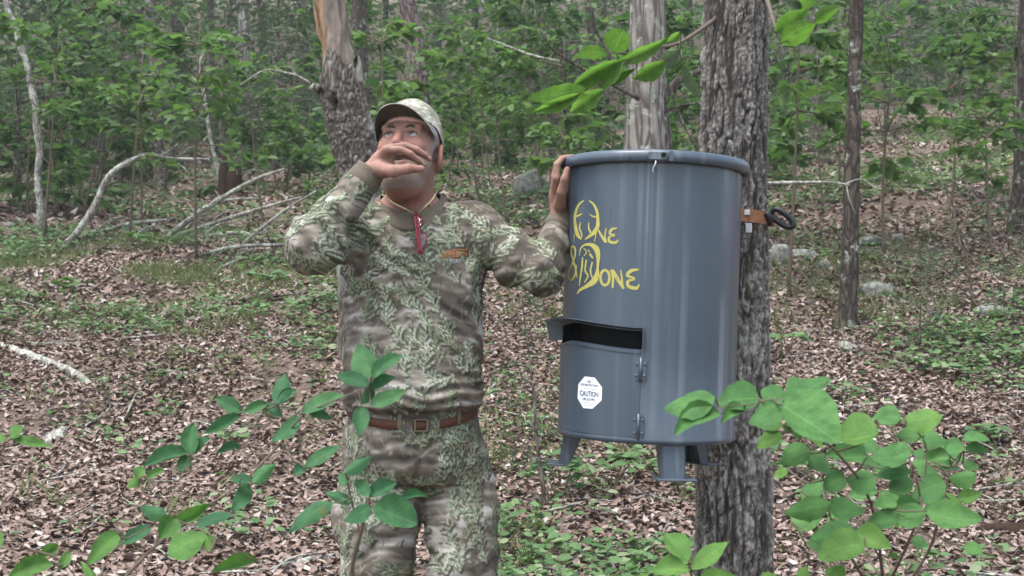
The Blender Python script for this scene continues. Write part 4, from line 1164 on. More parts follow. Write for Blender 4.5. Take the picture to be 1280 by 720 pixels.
# caution sticker
oc = np.array([(300, 80), (480, 100), (612, 275), (605, 510), (440, 662), (275, 650), (172, 470), (185, 220)], float) / 14.4 + np.array([710, 465])
cen = oc.mean(0); V = [drum_hit(*cen, DR + .0042)]; F = []
for r_ in range(1, 5):
    for i in range(8):
        for s in (0, .5):
            q = oc[i] + (oc[(i + 1) % 8] - oc[i]) * s; V.append(drum_hit(*(cen + (q - cen) * r_ / 4), DR + .0042))
F += [[0, 1 + i, 1 + (i + 1) % 16] for i in range(16)]
for r_ in range(3):
    F += [[1 + r_ * 16 + i, 1 + r_ * 16 + 16 + i, 1 + r_ * 16 + 16 + (i + 1) % 16, 1 + r_ * 16 + (i + 1) % 16] for i in range(16)]
stk = dpart('caution_sticker', (np.array(V), F), 'sticker')
stk['label'] = 'white octagonal caution sticker with dark blue print'
def decal_text(txt, x0, y0, x1, h, slope, mat, name, squeeze=True):
    cu = bpy.data.curves.new('t', 'FONT'); cu.body = txt; cu.resolution_u = 3; cu.offset = .012
    o = bpy.data.objects.new('t', cu); COL.objects.link(o)
    dg = bpy.context.evaluated_depsgraph_get(); me = bpy.data.meshes.new_from_object(o.evaluated_get(dg))
    V = np.array([v.co[:] for v in me.vertices]); F = [list(p.vertices) for p in me.polygons]
    bpy.data.objects.remove(o); bpy.data.meshes.remove(me); bpy.data.curves.remove(cu)
    V[:, 0] = (V[:, 0] - V[:, 0].min()) / np.ptp(V[:, 0]); V[:, 1] = V[:, 1] / V[:, 1].max()
    pu = x0 + V[:, 0] * (x1 - x0); pv = y0 - V[:, 1] * h + (pu - x0) * slope
    W = np.array([drum_hit(a / 14.4 + 710, b / 14.4 + 465, DR + .0048) for a, b in zip(pu, pv)])
    dpart(name, (W, F), mat, stk)
decal_text('USE', 345, 188, 412, 40, .06, 'navy', 'print_line')
decal_text('EYE PROTECTION', 232, 240, 532, 38, .1, 'navy', 'print_line')
decal_text('CAUTION', 215, 420, 545, 92, .1, 'navy', 'print_line')
decal_text('USE GLOVES', 262, 503, 478, 42, .08, 'navy', 'print_line')
for (x0, x1, y) in ((275, 490, 295), (265, 485, 545), (285, 460, 590)):
    st_ = [[(x0, y, 9), (x1, y + 22, 9)]]
    dpart('fine_print', decal_strokes(st_, 710, 465, 14.4, DR + .0046), 'greyprint', stk)

# ------------------------------------------------------------------ strap round the oak
zS = P(945, 275, OAK_Y)[2]
strap = thing('ratchet_strap', 'frayed orange webbing strap with black hook round the oak trunk', 'strap', (OAK_X, OAK_Y, zS))
aa = np.linspace(0, 2 * math.pi, 60, endpoint=False)
prof = [(.126, -.019), (.1285, -.019), (.1285, .019), (.126, .019)]
V = np.array([[r * math.cos(a), r * math.sin(a), z + .004 * math.sin(3 * a)] for a in aa for r, z in prof]); F = []
for i in range(60):
    for q in range(4): F.append([i * 4 + q, ((i + 1) % 60) * 4 + q, ((i + 1) % 60) * 4 + (q + 1) % 4, i * 4 + (q + 1) % 4])
part(strap, 'webbing', V, F, M['rust_strap'], False, world=False)
for (u, v0, v1, w) in ((934, 263, 268, 7), (936, 280, 290, 8)):
    q = P(u, (v0 + v1) / 2, OAK_Y - .131) - np.array([OAK_X, OAK_Y, zS]); 
    Vb, Fb = box(q, (w / F_PX * 3.5, .003, (v1 - v0) / F_PX * 3.5 + .004), rotz(-.35), .001); part(strap, 'white_tag', Vb, Fb, M['greyprint'], False, world=False)
def sp_(u, v, y): return P(u, v, y) - np.array([OAK_X, OAK_Y, zS])
loop = [sp_(962, 274, 3.58), sp_(968, 262, 3.56), sp_(978, 265, 3.55), sp_(990, 276, 3.55), sp_(991, 283, 3.55), sp_(983, 283, 3.56), sp_(971, 276, 3.57), sp_(963, 270, 3.58)]
Vb, Fb = tube(catmull(loop, 40), [.008, .0085, .009, .009, .008], 10); part(strap, 'hook_loop', Vb, Fb, M['rubber'], True, world=False)
Vb, Fb = tube(catmull([sp_(957, 266, 3.56), sp_(962, 272, 3.56), sp_(963, 282, 3.57)], 8), [.010, .012, .008], 10); part(strap, 'hook_body', Vb, Fb, M['rubber'], True, world=False)
# ------------------------------------------------------------------ person: blended solids, one continuous skin
class Field:
    def __init__(s, lo, hi, h):
        s.lo, s.h = np.array(lo, float), h
        s.n = np.ceil((np.array(hi) - s.lo) / h).astype(int) + 1
        s.a = np.full(s.n, 1.0, np.float32)
    def _box(s, c0, c1, m):
        i0 = np.clip(((np.minimum(c0, c1) - m - s.lo) / s.h).astype(int), 0, s.n - 1); i1 = np.clip(((np.maximum(c0, c1) + m - s.lo) / s.h).astype(int) + 2, 1, s.n)
        return i0, i1
    def _pts(s, i0, i1):
        g = [s.lo[k] + s.h * np.arange(i0[k], i1[k]) for k in range(3)]
        return np.stack(np.meshgrid(*[q.astype(np.float32) for q in g], indexing='ij'), -1)
    def _put(s, i0, i1, d, k, sub=False):
        v = s.a[i0[0]:i1[0], i0[1]:i1[1], i0[2]:i1[2]]; d = d.astype(np.float32)
        if sub: d = -d; v[:] = np.maximum(v, d) + (np.maximum(k - np.abs(v - d), 0) ** 2) / (4 * k)
        else: v[:] = np.minimum(v, d) - (np.maximum(k - np.abs(v - d), 0) ** 2) / (4 * k)
    def cone(s, a, b, r1, r2, k=.01, sub=False):
        a, b = np.asarray(a, float), np.asarray(b, float); i0, i1 = s._box(a, b, max(r1, r2) + 3 * k + 2 * s.h); p = s._pts(i0, i1)
        ab = b - a; t = np.clip(((p - a) @ ab) / (ab @ ab + 1e-12), 0, 1)
        s._put(i0, i1, np.linalg.norm(p - (a + t[..., None] * ab), axis=-1) - (r1 + (r2 - r1) * t), k, sub)
    def chain(s, pts, rad, k=.01):
        for i in range(len(pts) - 1): s.cone(pts[i], pts[i + 1], rad[i], rad[i + 1], k)
    def ell(s, c, r, k=.01, Rm=None, sub=False):
        c, r = np.asarray(c, float), np.asarray(r, float); m = r.max()
        i0, i1 = s._box(c - m, c + m, 3 * k + 2 * s.h); p = s._pts(i0, i1) - c
        if Rm is not None: p = p @ Rm                  # world -> local
        k0 = np.linalg.norm(p / r, axis=-1); k1 = np.linalg.norm(p / (r * r), axis=-1) + 1e-9
        s._put(i0, i1, k0 * (k0 - 1) / k1, k, sub)
    def slices(s, Z, CX, CY, A, B, k=.01, n=2.3):
        """stack of super-elliptic slices along z"""
        Z = np.asarray(Z, float); o = np.argsort(Z); Z, CX, CY, A, B = [np.asarray(q, float)[o] for q in (Z, CX, CY, A, B)]
        lo = np.array([(CX - A).min(), (CY - B).min(), Z[0]]); hi = np.array([(CX + A).max(), (CY + B).max(), Z[-1]])
        i0, i1 = s._box(lo, hi, .03)
        x, y, z = [(s.lo[q] + s.h * np.arange(i0[q], i1[q])).astype(np.float32) for q in range(3)]
        zz = np.clip(z, Z[0], Z[-1]); f = [np.interp(zz, Z, q).astype(np.float32) for q in (CX, CY, A, B)]
        tx = (np.abs(x[:, None] - f[0]) / f[2]) ** n; ty = (np.abs(y[:, None] - f[1]) / f[3]) ** n
        d = ((tx[:, None] + ty[None]) ** (1 / n) - 1) * np.minimum(f[2], f[3])
        d = np.where(z == zz, d, np.maximum(d, np.abs(z - zz)))
        s._put(i0, i1, d, k)
    def band(s, w):
        return np.nonzero(np.abs(s.a) < w)
    def displace(s, fn, w=.016):
        idx = s.band(w); p = s.lo + s.h * np.stack(idx, 1); s.a[idx] -= fn(p).astype(np.float32)
    def mesh(s):
        """surface nets"""
        a = s.a; ins = a < 0
        c = [ins[x:x - 1 or None, y:y - 1 or None, z:z - 1 or None] for x in (0, 1) for y in (0, 1) for z in (0, 1)]
        tot = sum(q.astype(np.int8) for q in c); act = (tot > 0) & (tot < 8)
        idx = np.stack(np.nonzero(act), 1); vid = np.full(act.shape, -1, np.int32); vid[act] = np.arange(len(idx))
        cv = [a[idx[:, 0] + x, idx[:, 1] + y, idx[:, 2] + z] for x in (0, 1) for y in (0, 1) for z in (0, 1)]
        off = np.array([[x, y, z] for x in (0, 1) for y in (0, 1) for z in (0, 1)], float)
        S = np.zeros((len(idx), 3)); N = np.zeros(len(idx))
        for i in range(8):
            for j in range(i + 1, 8):
                if np.abs(off[i] - off[j]).sum() != 1: continue
                m = (cv[i] < 0) != (cv[j] < 0); t = cv[i] / (cv[i] - cv[j] + 1e-12); t = np.where(m, t, 0)
                S += np.where(m[:, None], off[i] + t[:, None] * (off[j] - off[i]), 0); N += m
        V = s.lo + s.h * (idx + S / N[:, None]); F = []
        for ax in range(3):
            b, c_ = (ax + 1) % 3, (ax + 2) % 3
            sl0 = [slice(None)] * 3; sl1 = [slice(None)] * 3; sl0[ax] = slice(0, -1); sl1[ax] = slice(1, None)
            for q in (b, c_): sl0[q] = slice(1, -1); sl1[q] = slice(1, -1)
            x, y = ins[tuple(sl0)], ins[tuple(sl1)]; e = np.stack(np.nonzero(x != y), 1); sg = x[x != y]
            for q in (b, c_): e[:, q] += 1
            def g(db, dc):
                k = e.copy(); k[:, b] += db; k[:, c_] += dc; return vid[k[:, 0], k[:, 1], k[:, 2]]
            qd = np.stack([g(-1, -1), g(0, -1), g(0, 0), g(-1, 0)], 1)
            qd[~sg] = qd[~sg][:, ::-1]; F.append(qd)
        F = np.concatenate(F); return V, F[(F >= 0).all(1)]

MY = 3.30                                              # depth at which he stands
def B(u, v, dy=0.0): return P(u, v, MY + dy)
# joints
SHR, ELR, WRR = B(448, 286, -.02), B(394, 305, -.23), B(459, 219, -.21)     # his right arm, raised to the nose
SHL, ELL_, WRL = B(590, 287, .0), B(676, 342, -.08), B(699, 280, .03)       # his left arm, hand on the drum rim
NECK = B(512, 262, .01)
HEADR = rotz(math.radians(-13)) @ rotx(math.radians(-17))
mid_eye = B(500, 167, -.11)
HO = mid_eye - HEADR @ np.array([0, -.086, 0])
def H(x, y, z): return HO + HEADR @ np.array([x, y, z])
GZ = G(B(520, 700)[0], MY)
HIP = [B(482, 575, .0), B(560, 575, .0)]
KNEE = [B(474, 728, -.02), B(578, 728, -.03)]
ANK = [np.array([KNEE[0][0] - .02, MY + .04, GZ + .09]), np.array([KNEE[1][0] + .02, MY + .02, GZ + .09])]

body = Field((-.72, 2.86, GZ - .02), (.26, 3.56, 1.86), .0033)
# head
E_ = lambda c, r, k=.012, **kw: body.ell(H(*c), r, k, HEADR, **kw)
E_((0, .012, .034), (.079, .098, .086)); E_((0, -.028, -.03), (.073, .064, .085), .02); E_((0, -.03, -.075), (.065, .058, .047), .02)
E_((0, -.064, -.112), (.034, .028, .028), .022); E_((0, -.025, -.12), (.056, .05, .045), .03)
for s_ in (-1, 1):
    E_((s_ * .038, -.066, -.028), (.026, .02, .024), .016)
    E_((s_ * .05, -.03, -.07), (.022, .035, .03), .018)
body.cone(H(-.045, -.076, .022), H(.045, -.076, .022), .012, .012, .012)
for s_ in (-1, 1): E_((s_ * .032, -.1, -.001), (.022, .018, .014), .008, sub=True)
body.cone(H(0, -.086, .012), H(0, -.108, -.034), .0085, .0125, .009)
for s_ in (-1, 1): E_((s_ * .0135, -.098, -.04), (.0095, .012, .009), .006)
body.cone(H(-.02, -.088, -.064), H(.02, -.088, -.064), .007, .007, .006); body.cone(H(-.018, -.086, -.084), H(.018, -.086, -.084), .0075, .0075, .005); E_((0, -.095, -.074), (.02, .018, .006), .004, sub=True)
for s_ in (-1, 1):                                      # lids and bags
    body.cone(H(s_ * .017, -.0805, .0075), H(s_ * .048, -.0745, .0066), .0052, .005, .004)
    body.cone(H(s_ * .018, -.0805, -.0108), H(s_ * .047, -.075, -.011), .0048, .0048, .005)
    er = HEADR @ rotz(s_ * .45)
    body.ell(H(s_ * .085, .016, -.026), (.009, .023, .038), .006, er); body.ell(H(s_ * .093, .010, -.024), (.006, .011, .019), .004, er, sub=True)
body.cone(H(0, .03, -.07), NECK, .064, .07, .03)
# trunk and limbs under the clothes
tz = [B(0, v)[2] for v in (268, 300, 360, 430, 500, 560)]
body.slices(tz, [B(u, 360)[0] for u in (513, 518, 519, 518, 518, 519)], [MY + q for q in (.01, .0, -.0, -.01, -.01, .0)], [.13, .15, .155, .15, .145, .145], [.065, .088, .098, .105, .105, .09], .03)
body.chain([NECK, SHR, ELR, WRR], [.05, .055, .042, .028], .02); body.chain([NECK, SHL, ELL_, WRL], [.05, .055, .042, .028], .02)
for i in (0, 1): body.chain([HIP[i], KNEE[i], ANK[i], ANK[i] + np.array([0, -.16, -.05])], [.07, .05, .038, .03], .02)
# right hand: palm turned down and out, fingers across under the nose, thumb below
palmR = [B(477, 203, -.205), B(483, 187, -.255), B(485, 187, -.232), B(487, 190, -.208), B(489, 195, -.186)]
body.cone(WRR, palmR[0], .027, .022, .012)
for q in palmR[1:]: body.cone(palmR[0], q, .022, .0125, .014)
body.cone(palmR[0], B(486, 206, -.225), .022, .016, .014)
body.cone(B(468, 211, -.215), B(480, 215, -.23), .022, .017, .012)
FR = [[(483, 187, -.255), (501, 187, -.264), (513, 192, -.264), (522, 200, -.256)], [(485, 185, -.232), (506, 182, -.24), (521, 187, -.24), (532, 194, -.234)],
      [(487, 189, -.208), (509, 186, -.215), (525, 191, -.214), (537, 199, -.208)], [(489, 195, -.186), (508, 194, -.192), (521, 200, -.19), (530, 207, -.186)]]
for f in FR: body.chain([B(*q) for q in f], [.0102, .0092, .0084, .007], .002)
body.chain([B(475, 211, -.235), B(492, 214, -.262), B(510, 211, -.268), B(527, 211, -.262)], [.021, .0155, .0125, .009], .008)
# left hand: palm flat to the drum side, fingers up and over the rim
pL = B(698, 246, .03)
body.cone(WRL, pL, .027, .024, .012)
kn = [B(696, 222, -.03), B(694, 220, -.004), B(694, 220, .022), B(696, 223, .047)]
for q in kn: body.cone(pL, q, .02, .0115, .012)
for i, q in enumerate(kn):
    dy = q[1] - MY
    body.chain([q, B(696, 206, dy), B(703, 198, dy + .01), B(716, 196, dy + .02)], [.0108, .0098, .0088, .0075], .002)
body.chain([B(700, 256, -.0), B(702, 240, -.045), B(706, 224, -.06), B(709, 212, -.06)], [.018, .0125, .011, .0085], .006)
V, F = body.mesh()
# coarser under the clothes, where nothing shows
cov = np.ones(len(V), bool)
for c_, r_ in ((HO, .17), (B(500, 205, -.22), .13), (B(700, 232, .01), .1)): cov &= np.linalg.norm(V - c_, axis=1) > r_
key = np.where(cov[:, None], np.floor(V / .014), np.stack([np.arange(len(V)) + 1e7] * 3, 1)).astype(np.int64)
_, inv = np.unique(key[:, 0] * 1000003 + key[:, 1] * 7919 + key[:, 2], return_inverse=True)
cnt = np.bincount(inv); V = np.stack([np.bincount(inv, V[:, q]) / cnt for q in range(3)], 1); F = inv[F]
dup = sum((F[:, i] == F[:, (i + 1) % 4]).astype(int) for i in range(4)) + (F[:, 0] == F[:, 2]) + (F[:, 1] == F[:, 3])
tri = F[dup == 1]
F = F[dup == 0].tolist() + [list(dict.fromkeys(f)) for f in tri.tolist()]
seen = set(); F = [f for f in F if not (frozenset(f) in seen or seen.add(frozenset(f)))]
L = (V - HO) @ HEADR                                    # head coordinates of every vertex
inhead = (V[:, 2] > B(0, 250)[2]) & (np.linalg.norm(V - HO, axis=1) < .2)
skin = np.array([.315, .18, .14]); C = np.tile(skin, (len(V), 1)); nz = fbm(V * 60, 3, 3)[:, None]; nb = fbm(V * 18, 3, 4)[:, None]
C = C * (1 + .2 * nz + .2 * nb + np.array([.0, -.1, -.1]) * (fbm(V * 35, 2, 6)[:, None]))
def blend(mask, col, k=1.0):
    global C
    m = (np.clip(mask, 0, 1) * k)[:, None]; C = C * (1 - m) + np.array(col) * m
g = lambda c, r: np.exp(-(((L - np.array(c)) / np.array(r)) ** 2).sum(1)) * inhead
for s_ in (-1, 1):
    blend(g((s_ * .042, -.075, -.035), (.025, .03, .022)), (.37, .15, .12), .65)
    blend(g((s_ * .087, .014, -.024), (.02, .03, .04)), (.36, .145, .115), .7)
    blend(g((s_ * .032, -.08, -.004), (.02, .02, .012)), (.3, .15, .12), .5)
blend(g((0, -.108, -.03), (.018, .025, .03)), (.38, .155, .125), .7)
beard = sstep(-.055, -.075, L[:, 2] + .022 * (np.abs(L[:, 0]) < .034)) * sstep(-.01, -.045, L[:, 1]) * inhead * (V[:, 2] > H(0, -.05, -.145)[2])
sp_k = .75 + .5 * _h((V[:, 0] * 400).astype(int), (V[:, 1] * 400).astype(int), (V[:, 2] * 400).astype(int), 3)
blend(beard * sp_k * (.55 + .45 * sstep(-.3, .3, fbm(V * 90, 2, 8))), (.25, .228, .208), .8); blend(beard * sstep(.03, .0, np.abs(L[:, 0])) * sstep(-.08, -.1, L[:, 2]), (.38, .365, .35), .7)
side = sstep(.058, .07, np.abs(L[:, 0])) * sstep(.03, .0, L[:, 1]) * sstep(-.035, -.02, L[:, 1]) * sstep(-.055, -.03, L[:, 2]) * inhead
blend(side * (np.abs(L[:, 0]) < .079), (.36, .34, .32), .75)
mouth_shade = np.exp(-((L[:, 2] + .074) / .007) ** 2) * (np.abs(L[:, 0]) < .026) * sstep(-.06, -.07, L[:, 1]) * inhead
blend(mouth_shade, (.05, .02, .018), .9)  # shade of the open mouth painted near-black
lip_shade = np.exp(-((L[:, 2] + .076) / .014) ** 2) * sstep(.03, .022, np.abs(L[:, 0])) * sstep(-.06, -.07, L[:, 1]) * inhead * (1 - mouth_shade)
blend(lip_shade, (.22, .095, .08), .8)  # lip red, darkened in colour for the shadow of the fingers
hair = sstep(.02, .05, L[:, 1]) * sstep(-.075, -.05, L[:, 2]) * inhead * (np.abs(L[:, 0]) < .082)
blend(hair, (.3, .28, .26), .85)
blend(np.exp(-((V[:, 2] - B(0, 258)[2]) / .03) ** 2) * (np.abs(V[:, 0] - NECK[0]) < .09), (.36, .16, .125), .6)
man = thing('person', 'person in full camouflage and cap wiping the nose, one hand on the drum rim', 'person', (B(520, 600)[0], MY, GZ))
M['skin'] = vcol_mat('skin', .6, .2, .35, 160, .6, .03)
part(man, 'body', V, F, M['skin'], color=np.clip(C, .01, .9))
bodyo = man.children[0]
M['eyewhite'] = flat_mat('eye_white', (.36, .34, .33), .2, .4, var=.1); M['iris'] = flat_mat('iris', (.1, .1, .09), .2, .3); M['pupil'] = flat_mat('pupil', (.01, .01, .01), .1, .5)
M['brow'] = flat_mat('brow_hair', (.075, .06, .05), .9, .1, var=.4, nscale=300)
def sphere(c, r, n=20, m=14, Rm=None):
    th = np.linspace(0, 2 * math.pi, n, endpoint=False); ph = np.linspace(0, math.pi, m)
    PH, TH = np.meshgrid(ph, th, indexing='ij'); V = np.stack([np.sin(PH) * np.cos(TH), np.sin(PH) * np.sin(TH), np.cos(PH)], -1).reshape(-1, 3) * np.asarray(r)
    if Rm is not None: V = V @ Rm.T
    r_, c_ = np.meshgrid(np.arange(m - 1), np.arange(n), indexing='ij'); r_ = r_.ravel(); c_ = c_.ravel()
    return V + c, np.stack([r_ * n + c_, r_ * n + (c_ + 1) % n, (r_ + 1) * n + (c_ + 1) % n, (r_ + 1) * n + c_], 1)
for s_ in (-1, 1):
    ec = np.array([s_ * .032, -.0695, -.001]); V, F = sphere(H(*ec), .0145); eo = part(man, 'eye', V, F, M['eyewhite'])
    gd = unit(np.array([-.12, -.86, .36]))
    Rg = HEADR @ np.array(Vector(gd).to_track_quat('Z', 'Y').to_matrix())
    V, F = sphere(HO + HEADR @ (ec + gd * .0125), (.0076, .0076, .0026), 16, 8, Rg); part(eo, 'iris', V, F, M['iris'])
    V, F = sphere(HO + HEADR @ (ec + gd * .0144), (.003, .0026, .0014), 12, 6, Rg); part(eo, 'pupil', V, F, M['pupil'])
    ll = [H(s_ * .0165, -.0855, .0035), H(s_ * .026, -.0875, .0062), H(s_ * .038, -.0855, .0058), H(s_ * .0485, -.079, .0015)]
    V, F = tube(catmull(ll, 14), [.0007, .0012, .0012, .0006], 6); part(eo, 'lash_line', V, F, M['brow'])
    bw = [H(s_ * .014, -.0875, .0175), H(s_ * .031, -.0885, .0215), H(s_ * .053, -.075, .0145)]
    V, F = tube(catmull(bw, 16), [.0034, .0046, .0026], 8, True, .5, 3); part(man, 'eyebrow', V, F, M['brow'])

# ------------------------------------------------------------------ camouflage print, painted on a 2 mm sheet and carried by the cloth's vertices
CW, CH, CR = 700, 950, .002
CX0, CZ0 = -.85, -.05
def camo_sheet():
    rng = np.random.default_rng(11)
    zz, xx = np.meshgrid(np.arange(CH) * CR + CZ0, np.arange(CW) * CR + CX0, indexing='ij'); q = np.stack([xx.ravel(), zz.ravel() * 1.0, xx.ravel() * 0], 1)
    w = fbm(q * 9, 3, 50)
    t1 = fbm(np.stack([q[:, 0] * 9 + w * 1.2, q[:, 1] * 52 + w * 2.2, q[:, 2]], 1), 4, 51); t2 = fbm(np.stack([q[:, 0] * 12, q[:, 1] * 9, q[:, 2]], 1), 3, 52); t3 = fbm(np.stack([q[:, 0] * 40, q[:, 1] * 120, q[:, 2]], 1), 2, 53)
    v = .48 + .85 * t1 + .6 * t2 + .25 * t3; v = .6 * v + .4 * np.floor(v * 6) / 6
    stops = np.array([0, .25, .45, .62, .8, 1.0]); pal = np.array([[.082, .072, .061], [.13, .114, .096], [.178, .158, .134], [.235, .213, .186], [.34, .32, .29], [.45, .435, .405]])
    img = np.stack([np.interp(v, stops, pal[:, k]) for k in range(3)], 1).reshape(CH, CW, 3)
    def pt(x, z): return (x - CX0) / CR, (z - CZ0) / CR
    def stroke(p0, p1, r0, r1, col):
        n = int(max(3, np.hypot(*(np.array(p1) - p0)) * 1.6)); t = np.linspace(0, 1, n)
        X, Z = p0[0] + (p1[0] - p0[0]) * t, p0[1] + (p1[1] - p0[1]) * t; R = r0 + (r1 - r0) * t
        buf.append((X, Z, R, np.broadcast_to(np.asarray(col, float), (n, 3))))
        if len(buf) > 4000: flush()
    buf = []
    def flush():
        if not buf: return
        X, Z, R, K = [np.concatenate([q[k] for q in buf]) for k in range(4)]; buf.clear()
        o = np.repeat(np.arange(len(X)), 9); dx = np.tile([-1, 0, 1] * 3, len(X)); dz = np.tile([-1] * 3 + [0] * 3 + [1] * 3, len(X))
        i, j = (Z[o] + dz).astype(int), (X[o] + dx).astype(int)
        ok = (np.hypot(dx, dz) <= R[o]) & (i >= 0) & (i < CH) & (j >= 0) & (j < CW); img[i[ok], j[ok]] = K[o[ok]]
    def frond(x, z, a, L, col, sh):
        p = np.array(pt(x, z)); L = L / CR; st = []
        n = int(L / 7); da = rng.normal(0, .012)
        for k in range(n):
            a += da + rng.normal(0, .03); q = p + 7 * np.array([math.cos(a), math.sin(a)]); st.append((p, q, 1.0, .8)); f = 1 - k / n
            for s in (-1, 1):
                if rng.uniform() < .15: continue
                b = a + s * rng.uniform(.5, .95); l = rng.uniform(9, 20) * (.35 + .65 * f); e = p + l * np.array([math.cos(b), math.sin(b)]); st.append((p, e, .95, .5))
                for h in (.4, .7):
                    c = b - s * rng.uniform(.3, .8) * rng.choice([-1, 1]); m = p + (e - p) * h; st.append((m, m + rng.uniform(3, 6) * np.array([math.cos(c), math.sin(c)]), .8, .4))
            p = q
        for (p0, p1, r0, r1) in st: stroke(p0 + np.array([2, -2.5]), p1 + np.array([2, -2.5]), r0 + .6, r1 + .6, sh)
        for (p0, p1, r0, r1) in st: stroke(p0, p1, r0, r1, np.array(col) * rng.uniform(.6, 1.2))
    sage = [(.36, .42, .3), (.3, .36, .24), (.43, .48, .37), (.25, .3, .19)]
    clusters = [(u, v, n, sp, ang) for (u, v, n, sp, ang) in [
        (575, 440, 9, 45, 1.9), (540, 350, 9, 40, 2.4), (585, 350, 6, 25, 1.7), (510, 300, 5, 25, 2.2), (500, 260, 4, 25, 1.2), (455, 385, 5, 25, 1.2), (440, 330, 4, 25, 1.0), (560, 470, 6, 30, 2.6),
        (400, 270, 10, 32, 1.0), (425, 250, 8, 28, .8), (375, 310, 3, 18, .4), (630, 320, 5, 22, .2), (655, 345, 3, 18, .5), (690, 310, 4, 16, 1.4), (590, 285, 5, 22, 2.0), (470, 470, 4, 25, 1.4),
        (575, 610, 9, 32, 1.6), (560, 580, 6, 26, 2.0), (450, 590, 7, 26, 1.3), (440, 650, 8, 30, 1.5), (455, 700, 7, 30, 1.7), (600, 690, 5, 25, 1.2), (590, 540, 4, 22, 1.0), (560, 700, 5, 28, 1.8), (490, 640, 3, 20, 2.2),
        (470, 800, 12, 50, 1.5), (580, 800, 12, 50, 1.5), (580, 880, 10, 40, 1.5), (470, 880, 10, 40, 1.5)]]
    for k in range(1500):                                # fine grass and bark flecks
        u, v = rng.uniform(350, 720), rng.uniform(240, 960); c = B(u, v); a = rng.normal(1.57, .7); p = np.array(pt(c[0], c[2])); l = rng.uniform(4, 16)
        tone = [(.3, .29, .27), (.05, .045, .04), (.2, .19, .15), (.36, .36, .32), (.11, .095, .08), (.22, .25, .16)][int(rng.integers(0, 6))]
        stroke(p, p + l * np.array([math.cos(a), math.sin(a)]), .8, .4, np.array(tone) * rng.uniform(.7, 1.2))
    for (u, v, n, sp, ang) in clusters:
        c = B(u, v)
        for k in range(int(n * 1.15)):
            frond(c[0] + rng.normal(0, sp) / 460, c[2] + rng.normal(0, sp) / 460, ang + rng.normal(0, .6), rng.uniform(.06, .15), sage[int(rng.integers(0, 4))], (.07, .068, .055))
    for k in range(60):                                  # tan twigs
        u, v = rng.uniform(360, 720), rng.uniform(250, 720); c = B(u, v); a = rng.uniform(0, math.pi); p = np.array(pt(c[0], c[2]))
        for s in range(5):
            q = p + rng.uniform(4, 9) * np.array([math.cos(a), math.sin(a)]); stroke(p, q, .9, .7, np.array([.3, .235, .15]) * rng.uniform(.6, 1.2)); p = q; a += rng.normal(0, .25)
    flush()
    b = np.pad(img, ((1, 1), (1, 1), (0, 0)), mode='edge')
    return .5 * img + .125 * (b[2:, 1:-1] + b[:-2, 1:-1] + b[1:-1, 2:] + b[1:-1, :-2])
CAMO = camo_sheet()
def camo_col(V, ox=0.0, oz=0.0):
    x = V[:, 0] + .55 * (V[:, 1] - (MY - .13)) * np.sign(V[:, 0] - B(520, 400)[0] + 1e-6) + ox; z = V[:, 2] + .25 * (V[:, 1] - (MY - .13)) + oz
    fx = np.clip((x - CX0) / CR, 0, CW - 2); fz = np.clip((z - CZ0) / CR, 0, CH - 2)
    return CAMO[fz.astype(int), fx.astype(int)]
M['camo'] = vcol_mat('camouflage_cloth', .92, .08, .18, 420, .3)
M['rib'] = flat_mat('ribbed_cuff', (.125, .108, .085), .95, .05, var=.25, nscale=120, bump=.4)

def wr_fold(p, a, b, amp, freq, ph=0.0, sk=.35):
    """wrinkles ringing the limb from a to b"""
    ab = np.array(b) - a; l = np.linalg.norm(ab); d = ab / l; t = (p - a) @ d; q = (p - a) - t[:, None] * d
    s = vnoise(p * 13 + ph, 5) * .035 + (q @ np.array([.6, .3, .74])) * sk
    f = np.sin((t + s) * freq * 6.283 / 1.0 + ph); m = sstep(-.06, .02, t) * sstep(l + .06, l - .02, t)
    near = np.linalg.norm(q, axis=1) < .12
    return amp * (np.sign(f) * np.abs(f) ** 1.4) * m * near * (.4 + .6 * (vnoise(p * 8 + ph, 9) * .5 + .5))
# shirt
sh = Field((-.74, 2.90, .84), (.22, 3.52, 1.62), .0032)
vs = [262, 274, 288, 305, 340, 400, 450, 485, 503, 511, 530]
uL = [476, 458, 444, 437, 432, 431, 430, 430, 431, 437, 444]; uR = [546, 570, 590, 600, 605, 602, 603, 603, 602, 596, 588]
dp = [.07, .092, .108, .12, .132, .142, .156, .163, .162, .148, .125]; cy = [.012, .008, .004, 0, -.004, -.012, -.02, -.024, -.022, -.01, .0]
sh.slices([B(0, v)[2] for v in vs], [B((a + b) / 2, v)[0] for a, b, v in zip(uL, uR, vs)], [MY + q for q in cy], [(b - a) / 2 / 455 for a, b in zip(uL, uR)], dp, .02)
sh.chain([NECK + np.array([-.035, 0, -.055]), SHR + np.array([0, .0, -.005])], [.068, .078], .03); sh.chain([SHR, ELR], [.078, .07], .03); sh.chain([ELR, WRR], [.068, .038], .02)
sh.chain([NECK + np.array([.035, 0, -.05]), SHL], [.068, .075], .03); sh.chain([SHL, ELL_], [.074, .056], .03); sh.chain([ELL_, WRL], [.056, .038], .02)
sh.ell(B(640, 335, -.05), (.05, .05, .045), .03); sh.ell(ELR + np.array([-.005, .02, -.01]), (.066, .07, .066), .03)
